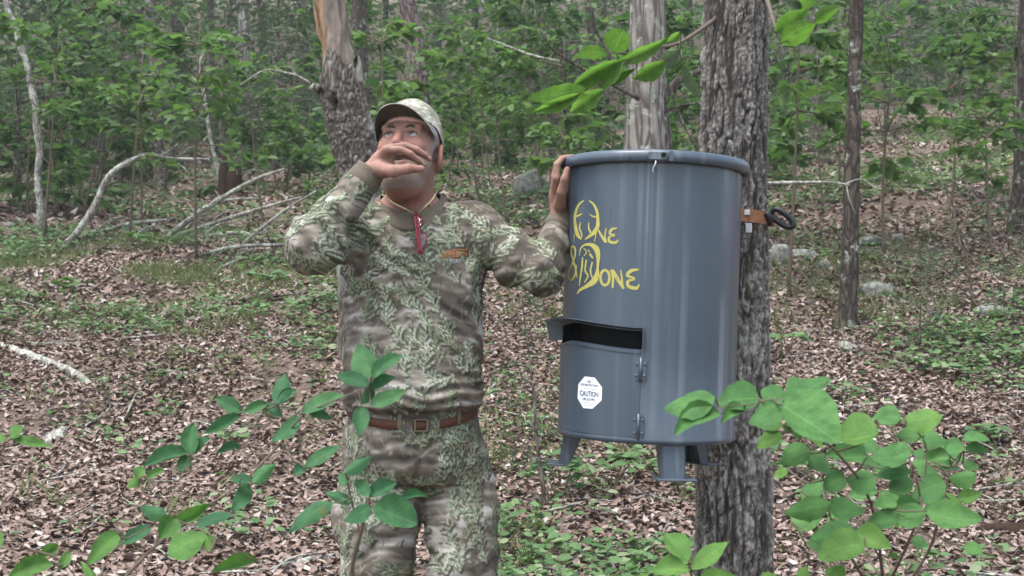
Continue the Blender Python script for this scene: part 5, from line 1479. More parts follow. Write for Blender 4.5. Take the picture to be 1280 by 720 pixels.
def shirt_fold(p):
    d = .0055 * fbm(p * np.array([9, 9, 16]), 3, 81) + .0025 * fbm(p * 34, 2, 82)
    d += wr_fold(p, SHR, ELR, .008, 9, .3) + wr_fold(p, ELR + (WRR - ELR) * .15, WRR, .0055, 13, 1.1) + wr_fold(p, SHL + (ELL_ - SHL) * .3, ELL_, .007, 11, 2.0) + wr_fold(p, ELL_, WRL, .006, 16, .5)
    z = p[:, 2]; x = p[:, 0]
    wl_ = sstep(B(0, 440)[2], B(0, 505)[2], z) * (np.abs(x - B(518, 0)[0]) < .25)
    d += .006 * wl_ * np.sin(z * 190 + 14 * x + 5 * vnoise(p * 9, 3))
    # pull lines across the chest from the raised arm
    dd = (z - B(0, 330)[2]) * .8 + (x - B(470, 0)[0]) * .7
    d += .004 * np.sin(dd * 120 + 3 * vnoise(p * 7, 8)) * sstep(.2, .05, np.abs(dd)) * (p[:, 1] < MY)
    return d
sh.displace(shirt_fold)
# neck opening
sh.cone(B(513, 266, -.005), H(0, .0, -.04), .078, .1, .006, sub=True)
sh.ell(B(512, 258, -.1), (.055, .06, .028), .01, sub=True)
# open ends
V, F = sh.mesh()
fc = V[F].mean(1); dW = (WRR - ELR) / np.linalg.norm(WRR - ELR); dL = (WRL - ELL_) / np.linalg.norm(WRL - ELL_)
keep = ~((((fc - WRR) @ dW) > -.024) & (np.linalg.norm(fc - WRR, axis=1) < .09)) & ~((((fc - WRL) @ dL) > -.02) & (np.linalg.norm(fc - WRL, axis=1) < .09)) & (fc[:, 2] > B(0, 526)[2])
part(man, 'shirt', V, F[keep], M['camo'], color=camo_col(V))
shirt = [o for o in man.children if o.name.startswith('shirt')][0]
def cuff(c, d, r, w):
    a = c - d * w; n = 14; path = [a + d * w * t_ for t_ in np.linspace(-.2, 1.05, n)]
    rr = [r * (.96 + .05 * math.sin(t_ * 5.5)) for t_ in np.linspace(0, 1, n)]; rr[-1] *= .93; rr[0] *= .9
    V, F = tube(path, rr, 40, False); return V, F
V, F = cuff(WRR + dW * .016, dW, .0445, .042); part(shirt, 'cuff', V, F, M['rib'])
V, F = cuff(WRL + dL * .012, dL, .0425, .034); part(shirt, 'cuff', V, F, M['rib'])
# ribbed collar
cc = B(513, 258, -.003); rows = []
for t_ in np.linspace(0, 1, 6):
    rows.append([cc + np.array([(.083 + .010 * math.sin(t_ * 3.14)) * math.sin(a) * (1 + .2 * t_), (-(.083 + .02 * t_) * math.cos(a)) * (.95 + .1 * t_), .014 - .028 * t_ - .05 * math.cos(a) * (.75 + .4 * t_) + .012 * abs(math.sin(a))]) for a in np.linspace(0, 2 * math.pi, 60, endpoint=False)])
rows += [[p * .985 + cc * .015 - np.array([0, 0, .004]) for p in rows[-1]]]
V = np.array(rows).reshape(-1, 3); F = [[i * 60 + j, (i + 1) * 60 + j, (i + 1) * 60 + (j + 1) % 60, i * 60 + (j + 1) % 60] for i in range(len(rows) - 1) for j in range(60)]
part(shirt, 'collar', V, F, M['rib'])

# trousers
pz = lambda v: B(0, v)[2]
tr = Field((-.58, 3.04, GZ + .03), (.06, 3.54, 1.02), .0034)
vs = [505, 520, 545, 575, 600]; a_ = [439, 436, 430, 427, 426]; b_ = [595, 597, 603, 611, 616]
tr.slices([pz(v) for v in vs], [B((a + b) / 2, v)[0] for a, b, v in zip(a_, b_, vs)], [MY + q for q in (-.004, -.004, -.002, .004, .008)], [(b - a) / 2 / 455 for a, b in zip(a_, b_)], [.142, .146, .15, .148, .12], .02)
LEGS = [[B(481, 590, .0), B(476, 650, -.01), B(470, 725, -.02), ANK[0] + np.array([0, .0, .06])], [B(570, 590, .005), B(576, 650, -.005), B(580, 725, -.02), ANK[1] + np.array([0, 0, .06])]]
tr.chain(LEGS[0], [.108, .107, .098, .082], .014); tr.chain(LEGS[1], [.094, .1, .094, .08], .014)
tr.ell(B(607, 640, .02), (.035, .075, .1), .025)      # cargo pocket
tr.ell(B(430, 640, .02), (.03, .07, .09), .025)
def tr_fold(p):
    d = .006 * fbm(p * np.array([8, 8, 12]), 3, 91) + .0025 * fbm(p * 30, 2, 92)
    c = B(530, 565, -.1); rel = p - c; r = np.hypot(rel[:, 0], rel[:, 2]) + 1e-6; th = np.arctan2(rel[:, 2], rel[:, 0])
    d += .0036 * np.sin(th * 7 + 4 * vnoise(p * 7, 3)) * sstep(.26, .05, r) * sstep(.0, .05, r) * (p[:, 1] < MY)
    for L_ in LEGS: d += wr_fold(p, L_[1], L_[2], .0065, 9, 1.3, .5) + wr_fold(p, L_[2], L_[3], .007, 7, .4, .4)
    return d
tr.displace(tr_fold)
V, F = tr.mesh(); fc = V[F].mean(1)
part(man, 'trousers', V, F[(fc[:, 2] < pz(507)) & (fc[:, 2] > GZ + .075)], M['camo'], color=camo_col(V))
# belt
M['leather'] = flat_mat('brown_leather', (.085, .036, .021), .6, .25, var=.35, nscale=40, bump=.2)
M['brass'] = flat_mat('dull_buckle', (.2, .17, .12), .4, .5, .8)
n = 90; V, F = [], []
for i in range(n):
    a = 2 * math.pi * i / n; s, c = math.sin(a), -math.cos(a)
    ex = 2 / 2.3; sx = np.sign(s) * abs(s) ** ex; sy = np.sign(c) * abs(c) ** ex
    zc = pz(516) - .022 * max(0, -c) + .016 * s * s - .004 * s
    for dr, dz in ((.003, -.0125), (.0065, -.0115), (.0065, .0115), (.003, .0125)):
        V.append([B(517, 0)[0] + (.1735 + dr) * sx, MY - .004 + (.1435 + dr) * sy, zc + dz])
for i in range(n):
    for q in range(3): F.append([i * 4 + q, ((i + 1) % n) * 4 + q, ((i + 1) % n) * 4 + q + 1, i * 4 + q + 1])
belt = part(man, 'belt', np.array(V), F, M['leather'])
bc = np.array([B(533, 0)[0], MY - .1555, pz(516) - .021])
for sgn in (-1, 1):
    Vb, Fb = box(bc + np.array([sgn * .016, 0, 0]), (.005, .005, .033), bev=.001); part(belt, 'buckle_bar', Vb, Fb, M['brass'], False)
    Vb, Fb = box(bc + np.array([0, 0, sgn * .015]), (.027, .005, .004), bev=.001); part(belt, 'buckle_bar', Vb, Fb, M['brass'], False)
trous = [o for o in man.children if o.name.startswith('trousers')][0]
for u in (470, 508, 575):
    a = math.asin(np.clip((u - 517) / 80.0, -1, 1)); Vb, Fb = box([B(517, 0)[0] + .183 * math.sin(a), MY - .004 - .1555 * abs(math.cos(a)) ** .87, pz(512) - .01 * math.cos(a)], (.012, .006, .05), rotz(a), .002)
    part(trous, 'belt_loop', Vb, Fb, M['rib'], False)
# boots
M['boot'] = flat_mat('brown_boot_leather', (.06, .042, .03), .7, .2, var=.3, nscale=40)
for i in (0, 1):
    bt = Field(ANK[i] + np.array([-.09, -.26, -.11]), ANK[i] + np.array([.09, .14, .16]), .006)
    bt.chain([ANK[i] + np.array([0, .02, .1]), ANK[i] + np.array([0, .01, -.02]), ANK[i] + np.array([0, -.09, -.045]), ANK[i] + np.array([0, -.17, -.052])], [.056, .052, .047, .038], .02)
    V, F = bt.mesh(); V[:, 2] = np.maximum(V[:, 2], GZ); part(man, 'boot', V, F, M['boot'])
# chest embroidery
Q = lambda u, v: B(u, v, -.1)
em = []
rng_e = np.random.default_rng(3)
def shirt_y(u, v):
    """front of the cloth under a photo pixel"""
    d = ray(u, v); ys = np.arange(MY - .25, MY, .002); t_ = ys / d[1]; p = np.array([0, 0, CAM_Z]) + t_[:, None] * d; i = np.clip(((p - sh.lo) / sh.h).round().astype(int), 0, sh.n - 1)
    k = np.nonzero(sh.a[i[:, 0], i[:, 1], i[:, 2]] < 0)[0]; return ys[k[0]] if len(k) else MY - .13
M['orange'] = flat_mat('orange_thread', (.36, .13, .04), .8, .1, var=.4, nscale=200); M['greythread'] = flat_mat('grey_thread', (.25, .26, .28), .8, .1, var=.4, nscale=200)
def stitch(strokes, mat, name):
    ps = []
    for (u0, v0, u1, v1, w) in strokes:
        path = []
        for t_ in (0, .5, 1):
            u, v = u0 + (u1 - u0) * t_, v0 + (v1 - v0) * t_; path.append(P(u, v, shirt_y(u, v) - .001))
        ps.append(tube(path, [w / 455 / 2] * 3, 6))
    V, F = joinvf(ps); part(shirt, name, V, F, M[mat])
stitch([(553 + i * 3.3 + rng_e.uniform(-.5, .5), 315 + rng_e.uniform(-1, .5), 555 + i * 3.3 + rng_e.uniform(-1, 1), 322 - i * .15, 1.5) for i in range(10)] + [(552, 314, 587, 312, 1.3), (553, 322, 586, 320, 1.1)], 'orange', 'chest_lettering')
stitch([(559 + i * 2.8, 324 + rng_e.uniform(-.5, .5), 560 + i * 2.8, 328.5, 1.3) for i in range(8)] + [(558, 329, 582, 328, 1.0)], 'greythread', 'chest_lettering')

# ------------------------------------------------------------------ cap
def cap():
    cap_o = link('cap', None, man); cap_o.location = (HO - root_of(man)).tolist()
    n, m = 72, 22; V = []
    for j in range(m):
        t_ = j / (m - 1)
        for i in range(n):
            a = 2 * math.pi * i / n; s, c = math.sin(a), -math.cos(a)      # c=-1 front
            z0 = np.interp(c, [-1, -.3, .4, 1], [.052, .04, .012, .0])
            el0 = math.asin(np.clip((z0 - .03) / .094, -.9, .9)); el = el0 + (math.pi / 2 - el0) * t_
            r = math.cos(el); fr = 1.0 + .03 * max(0, -c) * math.sin(el) ** 2
            V.append([.0855 * s * r ** .86, .012 + .1065 * c * (r ** .86) , .03 + .106 * math.sin(el) * fr])
    V = np.array(V); V += unit(V) * (.0018 * fbm(V * 40, 2, 7))[:, None]
    F = [[j * n + i, j * n + (i + 1) % n, (j + 1) * n + (i + 1) % n, (j + 1) * n + i] for j in range(m - 1) for i in range(n)]
    W = V @ HEADR.T; Cc = camo_col(W * 1.6 + np.array([-.1, MY - .13, 1.15])); 
    lum = Cc.mean(1, keepdims=True); Cc = np.clip((Cc - .12) * 1.1 + .25, .06, .6) * np.array([1, 1, .95])
    part(cap_o, 'crown', W, F, M['camo'], color=Cc, world=False)
    # brim: arched visor with thickness
    ns, nt = 41, 10; top, bot = [], []
    for j in range(nt):
        t_ = j / (nt - 1)
        for i in range(ns):
            s = -1 + 2 * i / (ns - 1); a = s * 1.28
            x0, y0 = .0845 * math.sin(a), .012 - .1055 * math.cos(a)
            Lb = .064 * max(0.0, 1 - abs(s) ** 3.2)
            p = np.array([x0 * (1 + .05 * t_), y0 - Lb * t_, .052 - .016 * s * s - (.020 * (s * s) + .010) * t_ * 1.0 + .012 * (1 - s * s) * math.sin(t_ * 1.57)])
            top.append(p); bot.append(p - np.array([0, 0, .0035]))
    V = np.array(top + bot); k = ns * nt; F = []
    for j in range(nt - 1):
        for i in range(ns - 1):
            q = [j * ns + i, j * ns + i + 1, (j + 1) * ns + i + 1, (j + 1) * ns + i]; F.append(q); F.append([k + x for x in q[::-1]])
    ed = [(nt - 1) * ns + i for i in range(ns)]; F += [[ed[i], ed[i + 1], k + ed[i + 1], k + ed[i]] for i in range(ns - 1)]
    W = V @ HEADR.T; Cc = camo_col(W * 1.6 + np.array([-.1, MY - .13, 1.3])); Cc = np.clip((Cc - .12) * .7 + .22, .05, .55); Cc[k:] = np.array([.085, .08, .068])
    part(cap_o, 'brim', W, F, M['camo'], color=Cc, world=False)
    V, F = sphere(HEADR @ np.array([0, .012, .1362]), (.007, .007, .004), 12, 6, HEADR); part(cap_o, 'button', V, F, M['rib'], world=False)
cap()

# ------------------------------------------------------------------ reading glasses hanging at the collar
M['redframe'] = flat_mat('red_frame', (.22, .018, .03), .25, .5, var=.15); M['cord'] = flat_mat('tan_cord', (.32, .28, .17), .8, .1)
t = NT('lens'); gl = t.n('ShaderNodeBsdfGlass', Roughness=.02, IOR=1.45); t.l(gl.outputs[0], t.out.inputs['Surface']); M['lens'] = t.m
def gp(u, v, d=0.0): return P(u, v, shirt_y(u, max(v, 272)) - .012 - d)
spec = thing('reading_glasses', 'folded red framed reading glasses hanging from a cord at the collar', 'glasses', gp(525, 318))
cordL = [P(478, 243, MY - .075), P(492, 254, MY - .115), P(508, 262, MY - .137), gp(519, 268)]
cordR = [P(546, 240, MY - .07), P(540, 250, MY - .105), P(530, 260, MY - .132), gp(522, 268)]
for c_ in (cordL, cordR):
    V, F = tube(catmull(c_, 20), [.0022] * 2, 7); part(spec, 'cord', V, F, M['cord'])
for (u0, v0, u1, v1) in ((518, 266, 524, 317), (521, 266, 527, 317)):
    V, F = tube(catmull([gp(u0, v0), gp((u0 + u1) / 2, (v0 + v1) / 2, .003), gp(u1, v1)], 10), [.0028, .0036, .004], 8); part(spec, 'temple', V, F, M['redframe'])
def lens_ring(cu, cv, ru, rv, name, rot):
    pts = []
    for a in np.linspace(0, 2 * math.pi, 25):
        x, y = ru * math.cos(a), rv * math.sin(a); pts.append(gp(cu + x * math.cos(rot) - y * math.sin(rot), cv + x * math.sin(rot) + y * math.cos(rot), .006))
    V, F = tube(pts, [.002] * 2, 7, False); fr = part(spec, name, V, F, M['redframe'])
    pv = np.array(pts[:-1]); V = np.vstack([pv, pv + np.array([0, .0015, 0])]); n = len(pv)
    part(fr, 'lens', V, [list(range(n)), list(range(n, 2 * n))[::-1]] + [[i, n + i, n + (i + 1) % n, (i + 1) % n] for i in range(n)], M['lens'], False)
lens_ring(528, 300, 5, 10, 'lens_rim', .1); lens_ring(524, 277, 4, 7, 'lens_rim', .2)
# ------------------------------------------------------------------ foreground shrubs: every leaf is its own piece
def px_leaf(root, b, tip, w, Y, mat, rng, shape='ovate', up=.8, cup=.1, droop=.12, ns=11, nt=7):
    b, tip = np.array(b, float), np.array(tip, float); d = tip - b; l = np.hypot(*d); d /= l; nr = np.array([-d[1], d[0]])
    cen = P(*((b + tip) / 2), Y); to = unit(np.array([0, 0, CAM_Z]) - cen)
    n = unit(to * .75 + np.array([0, 0, up]) + rng.normal(0, .16, 3))
    ex = {'ovate': (.78, .75), 'round': (.85, .55), 'lance': (.8, .95), 'obovate': (1.25, .75)}[shape]
    asym = rng.normal(0, .12); cup = cup + rng.normal(0, .12); droop = droop + rng.normal(0, .15); wav = rng.uniform(0, 6.28); bend = rng.normal(0, .06)
    V, UV = [], []
    for i in range(ns):
        s = i / (ns - 1); ww = w / 2 * max(.015, math.sin(math.pi * s ** ex[0])) ** ex[1]
        if shape == 'lance': ww *= 1.02
        ww *= 1 + .035 * math.sin(23 * s + wav) + (.03 if i % 2 else -.03) * (shape != 'round')
        for j in range(nt):
            tt = -1 + 2 * j / (nt - 1); q = b + asym * nr * ww * (1 - tt * tt) + d * l * s + nr * (ww * tt + bend * l * math.sin(math.pi * s))
            r = ray(*q); o = np.array([0, 0, CAM_Z]); k = ((cen - o) @ n) / (r @ n); p = o + r * k
            size = l / F_PX * Y
            p = p + n * size * (cup * abs(tt) ** 1.5 * ww / (w / 2) - droop * (s - .35) ** 2 + .018 * math.sin(9 * s + wav + 2 * tt) * abs(tt))
            V.append(p); UV.append((s, .5 + .5 * tt))
    F = np.array([[i * nt + j, (i + 1) * nt + j, (i + 1) * nt + j + 1, i * nt + j + 1] for i in range(ns - 1) for j in range(nt - 1)])
    o = part(root, 'leaf', np.array(V), F, M[mat], True, uv=UV)
    return np.array(V[nt // 2]), o

A_, B_ = 'shrub_r', 'shrub_r2'
gR = np.array([.62, 2.25, G(.62, 2.25)])
lvR = [(894, 495, 829, 506, 34, 1.62, A_), (901, 517, 843, 544, 30, 1.6, A_), (949, 497, 895, 502, 38, 1.66, A_), (930, 512, 901, 528, 19, 1.64, A_), (978, 500, 936, 528, 34, 1.64, A_),
       (978, 498, 1037, 470, 26, 1.7, A_), (980, 498, 951, 487, 30, 1.7, A_), (985, 497, 1012, 476, 26, 1.72, A_), (979, 505, 1049, 552, 62, 1.58, A_, 'round'), (978, 533, 946, 531, 15, 1.74, B_), (977, 542, 947, 562, 22, 1.72, B_), (978, 531, 1002, 550, 21, 1.72, B_),
       (1013, 562, 975, 580, 30, 1.75, A_), (1012, 565, 1038, 590, 24, 1.76, A_), (1003, 540, 1029, 559, 15, 1.7, B_), (1098, 538, 1047, 546, 40, 1.7, B_, 'round'), (1084, 571, 1031, 571, 28, 1.8, A_), (1126, 522, 1091, 520, 26, 1.95, A_), (1131, 526, 1178, 519, 30, 1.9, B_, 'round'),
       (1155, 543, 1119, 541, 22, 1.95, A_), (1140, 562, 1087, 568, 30, 1.85, A_), (1152, 553, 1185, 552, 18, 2.05, A_), (1180, 562, 1207, 560, 22, 2.1, A_), (1203, 549, 1237, 547, 14, 2.15, A_), (1206, 560, 1236, 565, 14, 2.15, A_), (1187, 572, 1152, 572, 19, 2.05, A_),
       (1172, 582, 1199, 583, 14, 2.1, A_), (1221, 592, 1186, 597, 23, 2.05, A_), (1203, 580, 1224, 585, 13, 2.15, A_), (1138, 589, 1093, 593, 21, 1.85, A_), (1096, 600, 1059, 600, 31, 1.8, A_, 'round'), (1141, 604, 1111, 613, 29, 1.85, A_, 'round'), (1182, 604, 1140, 618, 34, 1.9, A_, 'round'),
       (1057, 598, 1029, 612, 28, 1.78, A_, 'round'), (1039, 627, 981, 638, 30, 1.72, A_), (1034, 629, 1082, 641, 27, 1.75, A_), (1122, 632, 1091, 631, 18, 1.82, A_), (1156, 639, 1119, 648, 32, 1.8, A_, 'round'), (1158, 639, 1228, 651, 36, 1.74, A_), (1123, 649, 1081, 656, 26, 1.8, A_), (1066, 659, 1012, 669, 28, 1.7, A_),
       (1070, 665, 1114, 683, 30, 1.68, B_), (1081, 679, 1023, 693, 40, 1.64, B_, 'round'), (1140, 672, 1161, 682, 15, 2.0, A_), (1205, 682, 1229, 690, 17, 2.0, A_), (1003, 730, 1008, 706, 16, 1.7, B_), (1056, 726, 1032, 712, 24, 1.65, B_), (985, 586, 968, 597, 13, 1.9, B_),
       (1075, 552, 1100, 560, 16, 1.98, A_), (1160, 580, 1140, 578, 14, 2.1, A_), (1170, 622, 1192, 630, 16, 2.05, A_), (1100, 616, 1122, 622, 15, 1.95, A_), (1062, 640, 1046, 652, 15, 1.9, A_)]
brR = [[(1105, 760, 2.15, 9), (1100, 690, 2.0, 8), (1085, 620, 1.85, 7), (1050, 570, 1.75, 6), (1005, 530, 1.68, 5), (975, 500, 1.66, 4), (935, 506, 1.64, 3), (898, 508, 1.62, 2)],
       [(1105, 740, 2.12, 8), (1130, 690, 2.0, 7), (1150, 630, 1.9, 6), (1135, 570, 1.88, 5), (1110, 540, 1.85, 4), (1096, 525, 1.9, 2)], [(1120, 750, 2.15, 8), (1160, 690, 2.1, 7), (1178, 630, 2.05, 5), (1190, 585, 2.08, 4), (1205, 560, 2.12, 3)],
       [(1096, 750, 2.1, 8), (1060, 690, 1.8, 6), (1036, 640, 1.74, 4), (1030, 600, 1.76, 3)], [(1100, 700, 2.0, 6), (1085, 665, 1.75, 4), (1078, 650, 1.72, 3)], [(1150, 630, 1.9, 5), (1158, 560, 1.95, 4), (1132, 526, 1.9, 3)],
       [[gR[0] - .02, 2.2, gR[2] - .03, 12], [gR[0] - .01, 2.18, gR[2] + .35, 11], list(P(1105, 745, 2.13)) + [9]], [(1138, 735, 2.1, 5), (1160, 690, 2.15, 4), (1188, 640, 2.2, 3), (1205, 610, 2.25, 2)]]
def shrub_any(name, label, base, brs, leaves, **kw):
    """branch points given either as (u, v, Y, w) pixels or as [x, y, z, w] metres (lists)"""
    conv = []
    for br in brs:
        row = []
        for a in br:
            if isinstance(a, list): row.append(np.array(a[:3] + [a[3]], float))
            else: row.append(np.array(list(P(a[0], a[1], a[2])) + [a[3]], float))
        conv.append(row)
    return _shrub3(name, label, base, conv, leaves, **kw)
def _shrub3(name, label, base, branches, leaves, stem_mat='twig', cat_='shrub', seed=0, shape='ovate', up=.8, pet=.0012, parent=None, stem_name='stem'):
    rng = np.random.default_rng(seed)
    root = parent or thing(name, label, cat_, base)
    tubes, pts = [], []
    for br in branches:
        br = np.array(br); c = catmull(br[:, :3], 6 * len(br)); rad = br[:, 3] / F_PX * br[:, 1] / 2
        tubes.append(tube(c, rad, 7, True, .15, seed)); pts.append(c[2:])
    pts = np.concatenate(pts); hold = root
    if parent is not None: hold = link('branch', None, parent)
    for lf in leaves:
        bu, bv, tu, tv, w, Y, mat = lf[:7]
        bp, o = px_leaf(hold, (bu, bv), (tu, tv), w, Y, mat, rng, lf[7] if len(lf) > 7 else shape, up)
        k = pts[np.argmin(np.linalg.norm((pts - bp) * np.array([1, .5, 1]), axis=1))]
        if np.linalg.norm(k - bp) < .4:
            m = (k + bp) / 2 - np.array([0, 0, .08 * np.linalg.norm(k - bp)]); tubes.append(tube(catmull([k, m, bp], 6), [pet * 1.3, pet], 5, False))
    V, F = joinvf(tubes); part(hold, stem_name, V, F, M[stem_mat])
    return root
_rs = np.random.default_rng(77)
brR = [[(a if isinstance(a, list) else (a[0], a[1], a[2], a[3] * .5)) for a in br] for br in brR]
for k in range(34):
    cu, cv = _rs.uniform(1000, 1215), _rs.uniform(545, 700)
    if cv > 660 and cu > 1130: continue
    an = _rs.uniform(-.5, .5) + (math.pi if _rs.uniform() < .5 else 0); ln = _rs.uniform(11, 20)
    lvR.append((cu - ln * math.cos(an), cv - ln * math.sin(an), cu + ln * math.cos(an), cv + ln * math.sin(an), ln * _rs.uniform(.95, 1.35), _rs.uniform(2.0, 2.3), A_ if _rs.uniform() < .8 else B_))
shrub_any('broadleaf_shrub', 'shrub with big rounded green leaves growing in front of the oak and drum', gR, brR, lvR, seed=41)

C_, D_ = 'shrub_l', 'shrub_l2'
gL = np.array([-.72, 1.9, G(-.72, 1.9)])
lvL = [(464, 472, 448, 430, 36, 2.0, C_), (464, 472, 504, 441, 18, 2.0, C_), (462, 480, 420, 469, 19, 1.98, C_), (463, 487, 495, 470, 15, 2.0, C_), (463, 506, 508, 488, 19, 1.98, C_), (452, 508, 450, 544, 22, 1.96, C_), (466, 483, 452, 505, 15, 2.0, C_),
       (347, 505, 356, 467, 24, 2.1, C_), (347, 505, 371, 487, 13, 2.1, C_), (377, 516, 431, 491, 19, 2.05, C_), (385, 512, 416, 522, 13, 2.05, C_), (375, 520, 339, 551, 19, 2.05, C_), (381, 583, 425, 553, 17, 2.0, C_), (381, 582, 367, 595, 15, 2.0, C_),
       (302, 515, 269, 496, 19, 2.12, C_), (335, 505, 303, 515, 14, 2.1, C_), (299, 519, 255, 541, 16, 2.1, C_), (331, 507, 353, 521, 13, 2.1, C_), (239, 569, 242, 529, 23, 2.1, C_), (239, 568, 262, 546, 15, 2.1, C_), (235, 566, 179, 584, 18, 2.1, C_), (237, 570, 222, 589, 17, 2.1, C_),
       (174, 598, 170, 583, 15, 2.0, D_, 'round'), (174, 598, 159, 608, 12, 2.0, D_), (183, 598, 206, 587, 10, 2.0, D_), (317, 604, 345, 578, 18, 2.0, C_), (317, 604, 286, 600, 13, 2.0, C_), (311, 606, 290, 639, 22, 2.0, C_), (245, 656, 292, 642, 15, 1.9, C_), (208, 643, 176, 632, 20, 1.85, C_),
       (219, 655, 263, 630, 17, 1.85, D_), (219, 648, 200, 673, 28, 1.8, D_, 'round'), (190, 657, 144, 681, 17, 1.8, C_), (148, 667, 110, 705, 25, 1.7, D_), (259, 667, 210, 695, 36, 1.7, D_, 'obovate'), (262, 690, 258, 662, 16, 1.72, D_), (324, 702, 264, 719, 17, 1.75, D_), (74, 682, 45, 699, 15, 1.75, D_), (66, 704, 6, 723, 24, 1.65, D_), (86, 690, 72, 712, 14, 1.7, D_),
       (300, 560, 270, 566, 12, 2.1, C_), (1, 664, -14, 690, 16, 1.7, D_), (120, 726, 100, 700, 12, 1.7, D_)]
brL = [[(120, 770, 1.75, 8), (165, 712, 1.78, 7), (230, 652, 1.88, 6), (300, 605, 2.0, 5), (345, 560, 2.05, 5), (378, 520, 2.05, 4), (420, 500, 2.03, 3), (462, 484, 2.0, 2)],
       [(165, 760, 1.85, 5), (190, 690, 1.9, 4), (215, 620, 2.05, 3), (238, 570, 2.1, 2)], [(300, 600, 2.0, 3), (310, 550, 2.08, 3), (330, 510, 2.1, 2), (300, 517, 2.1, 1.5)], [(110, 760, 1.75, 4), (140, 690, 1.75, 3), (190, 655, 1.8, 2)], [(230, 652, 1.85, 3), (262, 668, 1.72, 3), (320, 702, 1.75, 2)],
       [(180, 740, 1.9, 3), (178, 660, 1.95, 2), (176, 600, 2.0, 2)], [[gL[0], 1.85, gL[2] - .03, 12], [gL[0] + .02, 1.8, gL[2] + .4, 10], list(P(120, 765, 1.75)) + [8]], [(120, 765, 1.75, 4), (90, 715, 1.7, 3), (70, 695, 1.72, 2)]]
brL = [[(a if isinstance(a, list) else (a[0], a[1], a[2], a[3] * .6)) for a in br] for br in brL]
shrub_any('viburnum_shrub', 'dark green shrub with pointed leaves reaching up in front of the litter', gL, brL, lvL, seed=42, shape='ovate', up=.5)
gM = np.array([-.26, 2.05, G(-.26, 2.05)])
lvM = [(432, 591, 465, 568, 17, 1.95, C_), (432, 590, 427, 608, 15, 1.95, C_), (462, 621, 496, 604, 21, 1.95, C_), (462, 620, 444, 601, 17, 1.95, C_), (439, 627, 406, 614, 15, 1.95, C_), (416, 627, 360, 661, 22, 1.9, C_), (463, 633, 431, 651, 22, 1.9, C_), (467, 634, 521, 656, 40, 1.85, C_, 'round'), (501, 624, 536, 617, 11, 1.95, C_)]
brM = [[[gM[0], 2.05, gM[2] - .03, 9], [gM[0] + .02, 2.03, gM[2] + .5, 8], list(P(440, 740, 1.98)) + [6], list(P(450, 670, 1.95)) + [5], list(P(462, 625, 1.94)) + [4]], [(450, 665, 1.95, 3), (440, 628, 1.95, 3), (432, 592, 1.95, 2)], [(462, 628, 1.94, 3), (480, 626, 1.94, 2), (500, 624, 1.95, 2)]]
shrub_any('leafy_sprig', 'leafy green sprig rising in front of the camouflage trousers', gM, brM, lvM, seed=43, up=.5)
gB = np.array([.33, 2.0, G(.33, 2.0)])
lvB = [(861, 701, 831, 664, 29, 1.75, B_), (864, 711, 911, 674, 24, 1.75, B_), (862, 714, 812, 716, 26, 1.72, B_), (872, 735, 925, 722, 22, 1.7, B_), (950, 735, 970, 716, 20, 1.8, B_), (790, 728, 815, 742, 22, 1.7, B_)]
shrub_any('seedling', 'pair of pointed bright green leaves in front of the oak base', gB, [[[gB[0], 2.0, gB[2] - .02, 6], list(P(870, 780, 1.85)) + [5], list(P(866, 735, 1.76)) + [4], list(P(862, 705, 1.75)) + [3]]], lvB, seed=44, stem_mat='stemgreen', cat_='seedling', shape='lance')
gE = np.array([-.85, 2.3, G(-.85, 2.3)])
shrub_any('seedling', 'small plant with a few pointed leaves above the chunk of wood', gE, [[[gE[0] - .13, 2.3, gE[2] - .02, 5], list(P(-6, 640, 2.2)) + [4], list(P(6, 552, 2.1)) + [2]]], [(12, 548, 69, 557, 12, 2.1, D_), (14, 548, 29, 531, 15, 2.1, D_), (8, 548, -18, 545, 12, 2.1, D_)], seed=45, stem_mat='stemgreen', cat_='seedling', shape='lance')

# leafy bough of the oak hanging over the drum, lit through from above
O_, U_ = 'over', 'over_b'
lvT = [(766, 64, 778, 40, 30, 2.7, O_, 'round'), (760, 67, 724, 71, 16, 2.72, O_), (772, 77, 828, 50, 16, 2.72, O_), (779, 76, 722, 108, 28, 2.68, O_), (744, 97, 788, 87, 15, 2.7, O_), (831, 76, 795, 95, 20, 2.8, O_), (733, 110, 666, 121, 21, 2.62, O_), (727, 117, 672, 139, 15, 2.62, O_), (754, 112, 716, 139, 20, 2.64, O_), (849, 63, 825, 78, 17, 2.85, U_), (852, 80, 875, 117, 13, 2.9, U_), (850, 40, 836, 52, 10, 2.9, O_)]
zO = 2.2
brT = [[[OAK_X - .06, OAK_Y - .05, P(0, 30, OAK_Y)[2], 10], list(P(852, 52, 3.1)) + [7], list(P(815, 62, 2.85)) + [5], list(P(782, 78, 2.72)) + [4], list(P(752, 103, 2.66)) + [3], list(P(728, 118, 2.62)) + [2]], [(815, 62, 2.85, 3), (785, 66, 2.76, 2), (765, 66, 2.72, 2)], [(850, 53, 3.05, 3), (852, 68, 2.9, 2), (853, 80, 2.88, 1.5)], [(797, 74, 2.76, 3), (796, 92, 2.8, 2), (800, 100, 2.8, 1.5)]]
def grow(lv, kl, kw):
    out = []
    for l in lv:
        d = np.array([l[2] - l[0], l[3] - l[1]], float) * kl
        out.append((l[0], l[1], l[0] + d[0], l[1] + d[1], l[4] * kw) + tuple(l[5:]))
    return out
lvT = grow(lvT, 1.15, 1.12)
brT = [[(a[:3] + [a[3] * .6] if isinstance(a, list) else (a[0], a[1], a[2], a[3] * .7)) for a in br] for br in brT]
shrub_any('', '', None, brT, lvT, seed=46, up=-.35, shape='lance', parent=OAK, stem_name='twig')
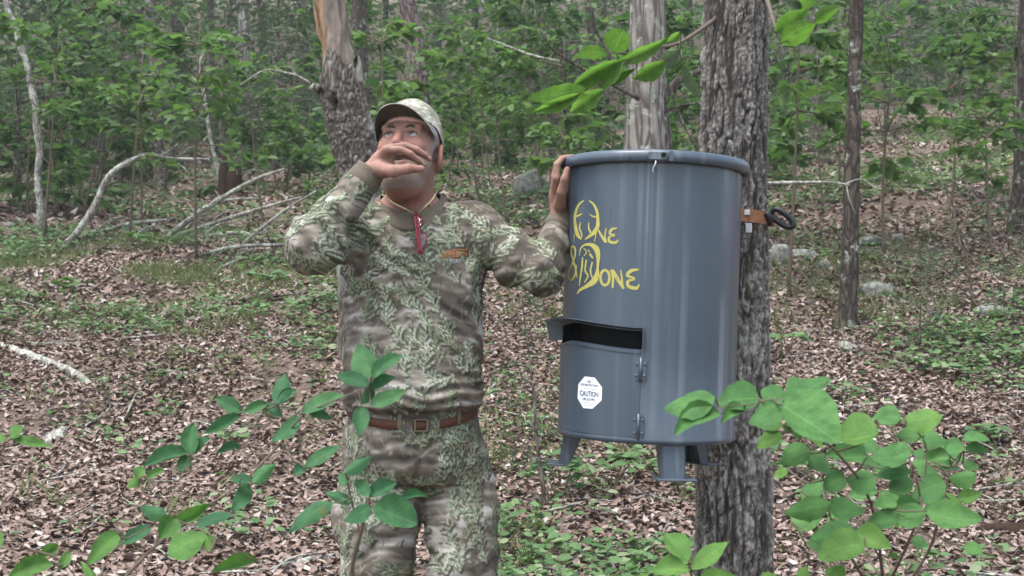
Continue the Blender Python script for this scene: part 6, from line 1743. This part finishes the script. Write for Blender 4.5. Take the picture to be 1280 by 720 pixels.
lvT2 = [(975, 55, 1020, 30, 30, 2.6, O_), (968, 40, 1012, 12, 24, 2.65, O_), (1002, 12, 976, -2, 14, 2.7, U_), (1018, 30, 1050, 10, 18, 2.7, O_), (985, 20, 1030, -6, 22, 2.7, O_)]
brT2 = [[[OAK_X + .08, OAK_Y - .04, P(0, -30, OAK_Y)[2], 10], list(P(962, 10, 3.0)) + [5], list(P(972, 40, 2.7)) + [3], list(P(985, 48, 2.62)) + [2]]]
shrub_any('', '', None, brT2, lvT2, seed=47, up=-.35, shape='lance', parent=OAK, stem_name='twig')

# small green plants that stand out on the floor
def floor_plant(label, u, v, w, h, seed, leaf=.055, n=14, mat='cover', stems=3):
    rng = np.random.default_rng(seed); b = hit(u, v); sc = b[1] / F_PX; root = thing('floor_plant', label, 'plant', b)
    ts, cl = [], []
    for k in range(stems):
        e = b + np.array([rng.uniform(-.5, .5) * w * sc, rng.uniform(-.2, .2) * w * sc, h * sc * rng.uniform(.6, 1)])
        pth = catmull([b - np.array([0, 0, .02]), (b + e) / 2 + np.array([0, 0, .2 * h * sc]), e], 7); ts.append(tube(pth, [.003, .0012], 5))
        m = n // stems + 1; t_ = rng.uniform(.55, 1, m); c = np.stack([np.interp(t_, np.linspace(0, 1, 7), pth[:, q]) for q in range(3)], 1)
        a = rng.uniform(0, 6.28, m); ax = np.stack([np.cos(a), np.sin(a), rng.uniform(-.35, .2, m)], 1); L = leaf * rng.uniform(.7, 1.25, m)
        cl.append(leaf_cloud(c, ax, unit(np.array([0, -.3, 1]) + rng.normal(0, .22, (m, 3))), L, L * .58, True, rng.normal(.1, .06, m), rng.normal(-.25, .15, m)))
    V, F = joinvf(ts); part(root, 'stem', V, F, M['stemgreen']); V, F = cat(cl)
    for i in range(len(V) // 8): part(root, 'leaf', V[i * 8:i * 8 + 8], F8, M[mat], False)
floor_plant('spreading green plant on the litter below the drum between its legs', 760, 628, 120, 70, 1, .085, 34, 'cover', 8)
floor_plant('leafy green plant below the left foot of the drum', 700, 632, 90, 62, 2, .08, 24, 'cover', 6)
floor_plant('low pale green plant by the oak base under the drum', 830, 712, 110, 40, 3, .075, 26, 'cover', 7)
floor_plant('small bright seedling in the grass by the fallen log', 68, 392, 60, 45, 4, .11, 16, 'under_light', 4)
floor_plant('bright green plant at the foot of the dead branches', 330, 382, 90, 55, 5, .11, 26, 'cover', 6)
floor_plant('light green seedling beside the arched branch', 168, 312, 40, 22, 6, .13, 12, 'under_light', 4)
floor_plant('low green plant lying behind the dark pointed shrub', 300, 566, 60, 30, 7, .06, 22, 'cover', 6)
floor_plant('pale leafy plant on the slope behind the round leaved shrub', 1180, 478, 60, 30, 8, .1, 16, 'cover', 5)
floor_plant('green plant growing right of the oak trunk', 978, 448, 60, 34, 9, .1, 16, 'cover', 5)
floor_plant('small green plant left of the oak under the round leaves', 985, 600, 40, 26, 10, .06, 14, 'cover', 4)
floor_plant('pale green plant among litter beyond the round leaved shrub', 1240, 560, 70, 30, 11, .08, 18, 'cover', 5)

# ------------------------------------------------------------------ damp forest air that greys the far trees
t = NT('damp_air')
pv = t.n('ShaderNodeVolumePrincipled', Density=.0018, Anisotropy=.2)
pv.inputs['Color'].default_value = (.86, .93, .9, 1)
t.l(pv.outputs[0], t.out.inputs['Volume'])
V, F = box((0, 9, 22), (506, 486, 76))
tag(link('haze', make_mesh('haze', V, F, t.m, False)), 'thin damp air between the trees', 'haze', None, 'stuff')
SC.cycles.volume_bounces = 0
SC.cycles.volume_step_rate = 4.0
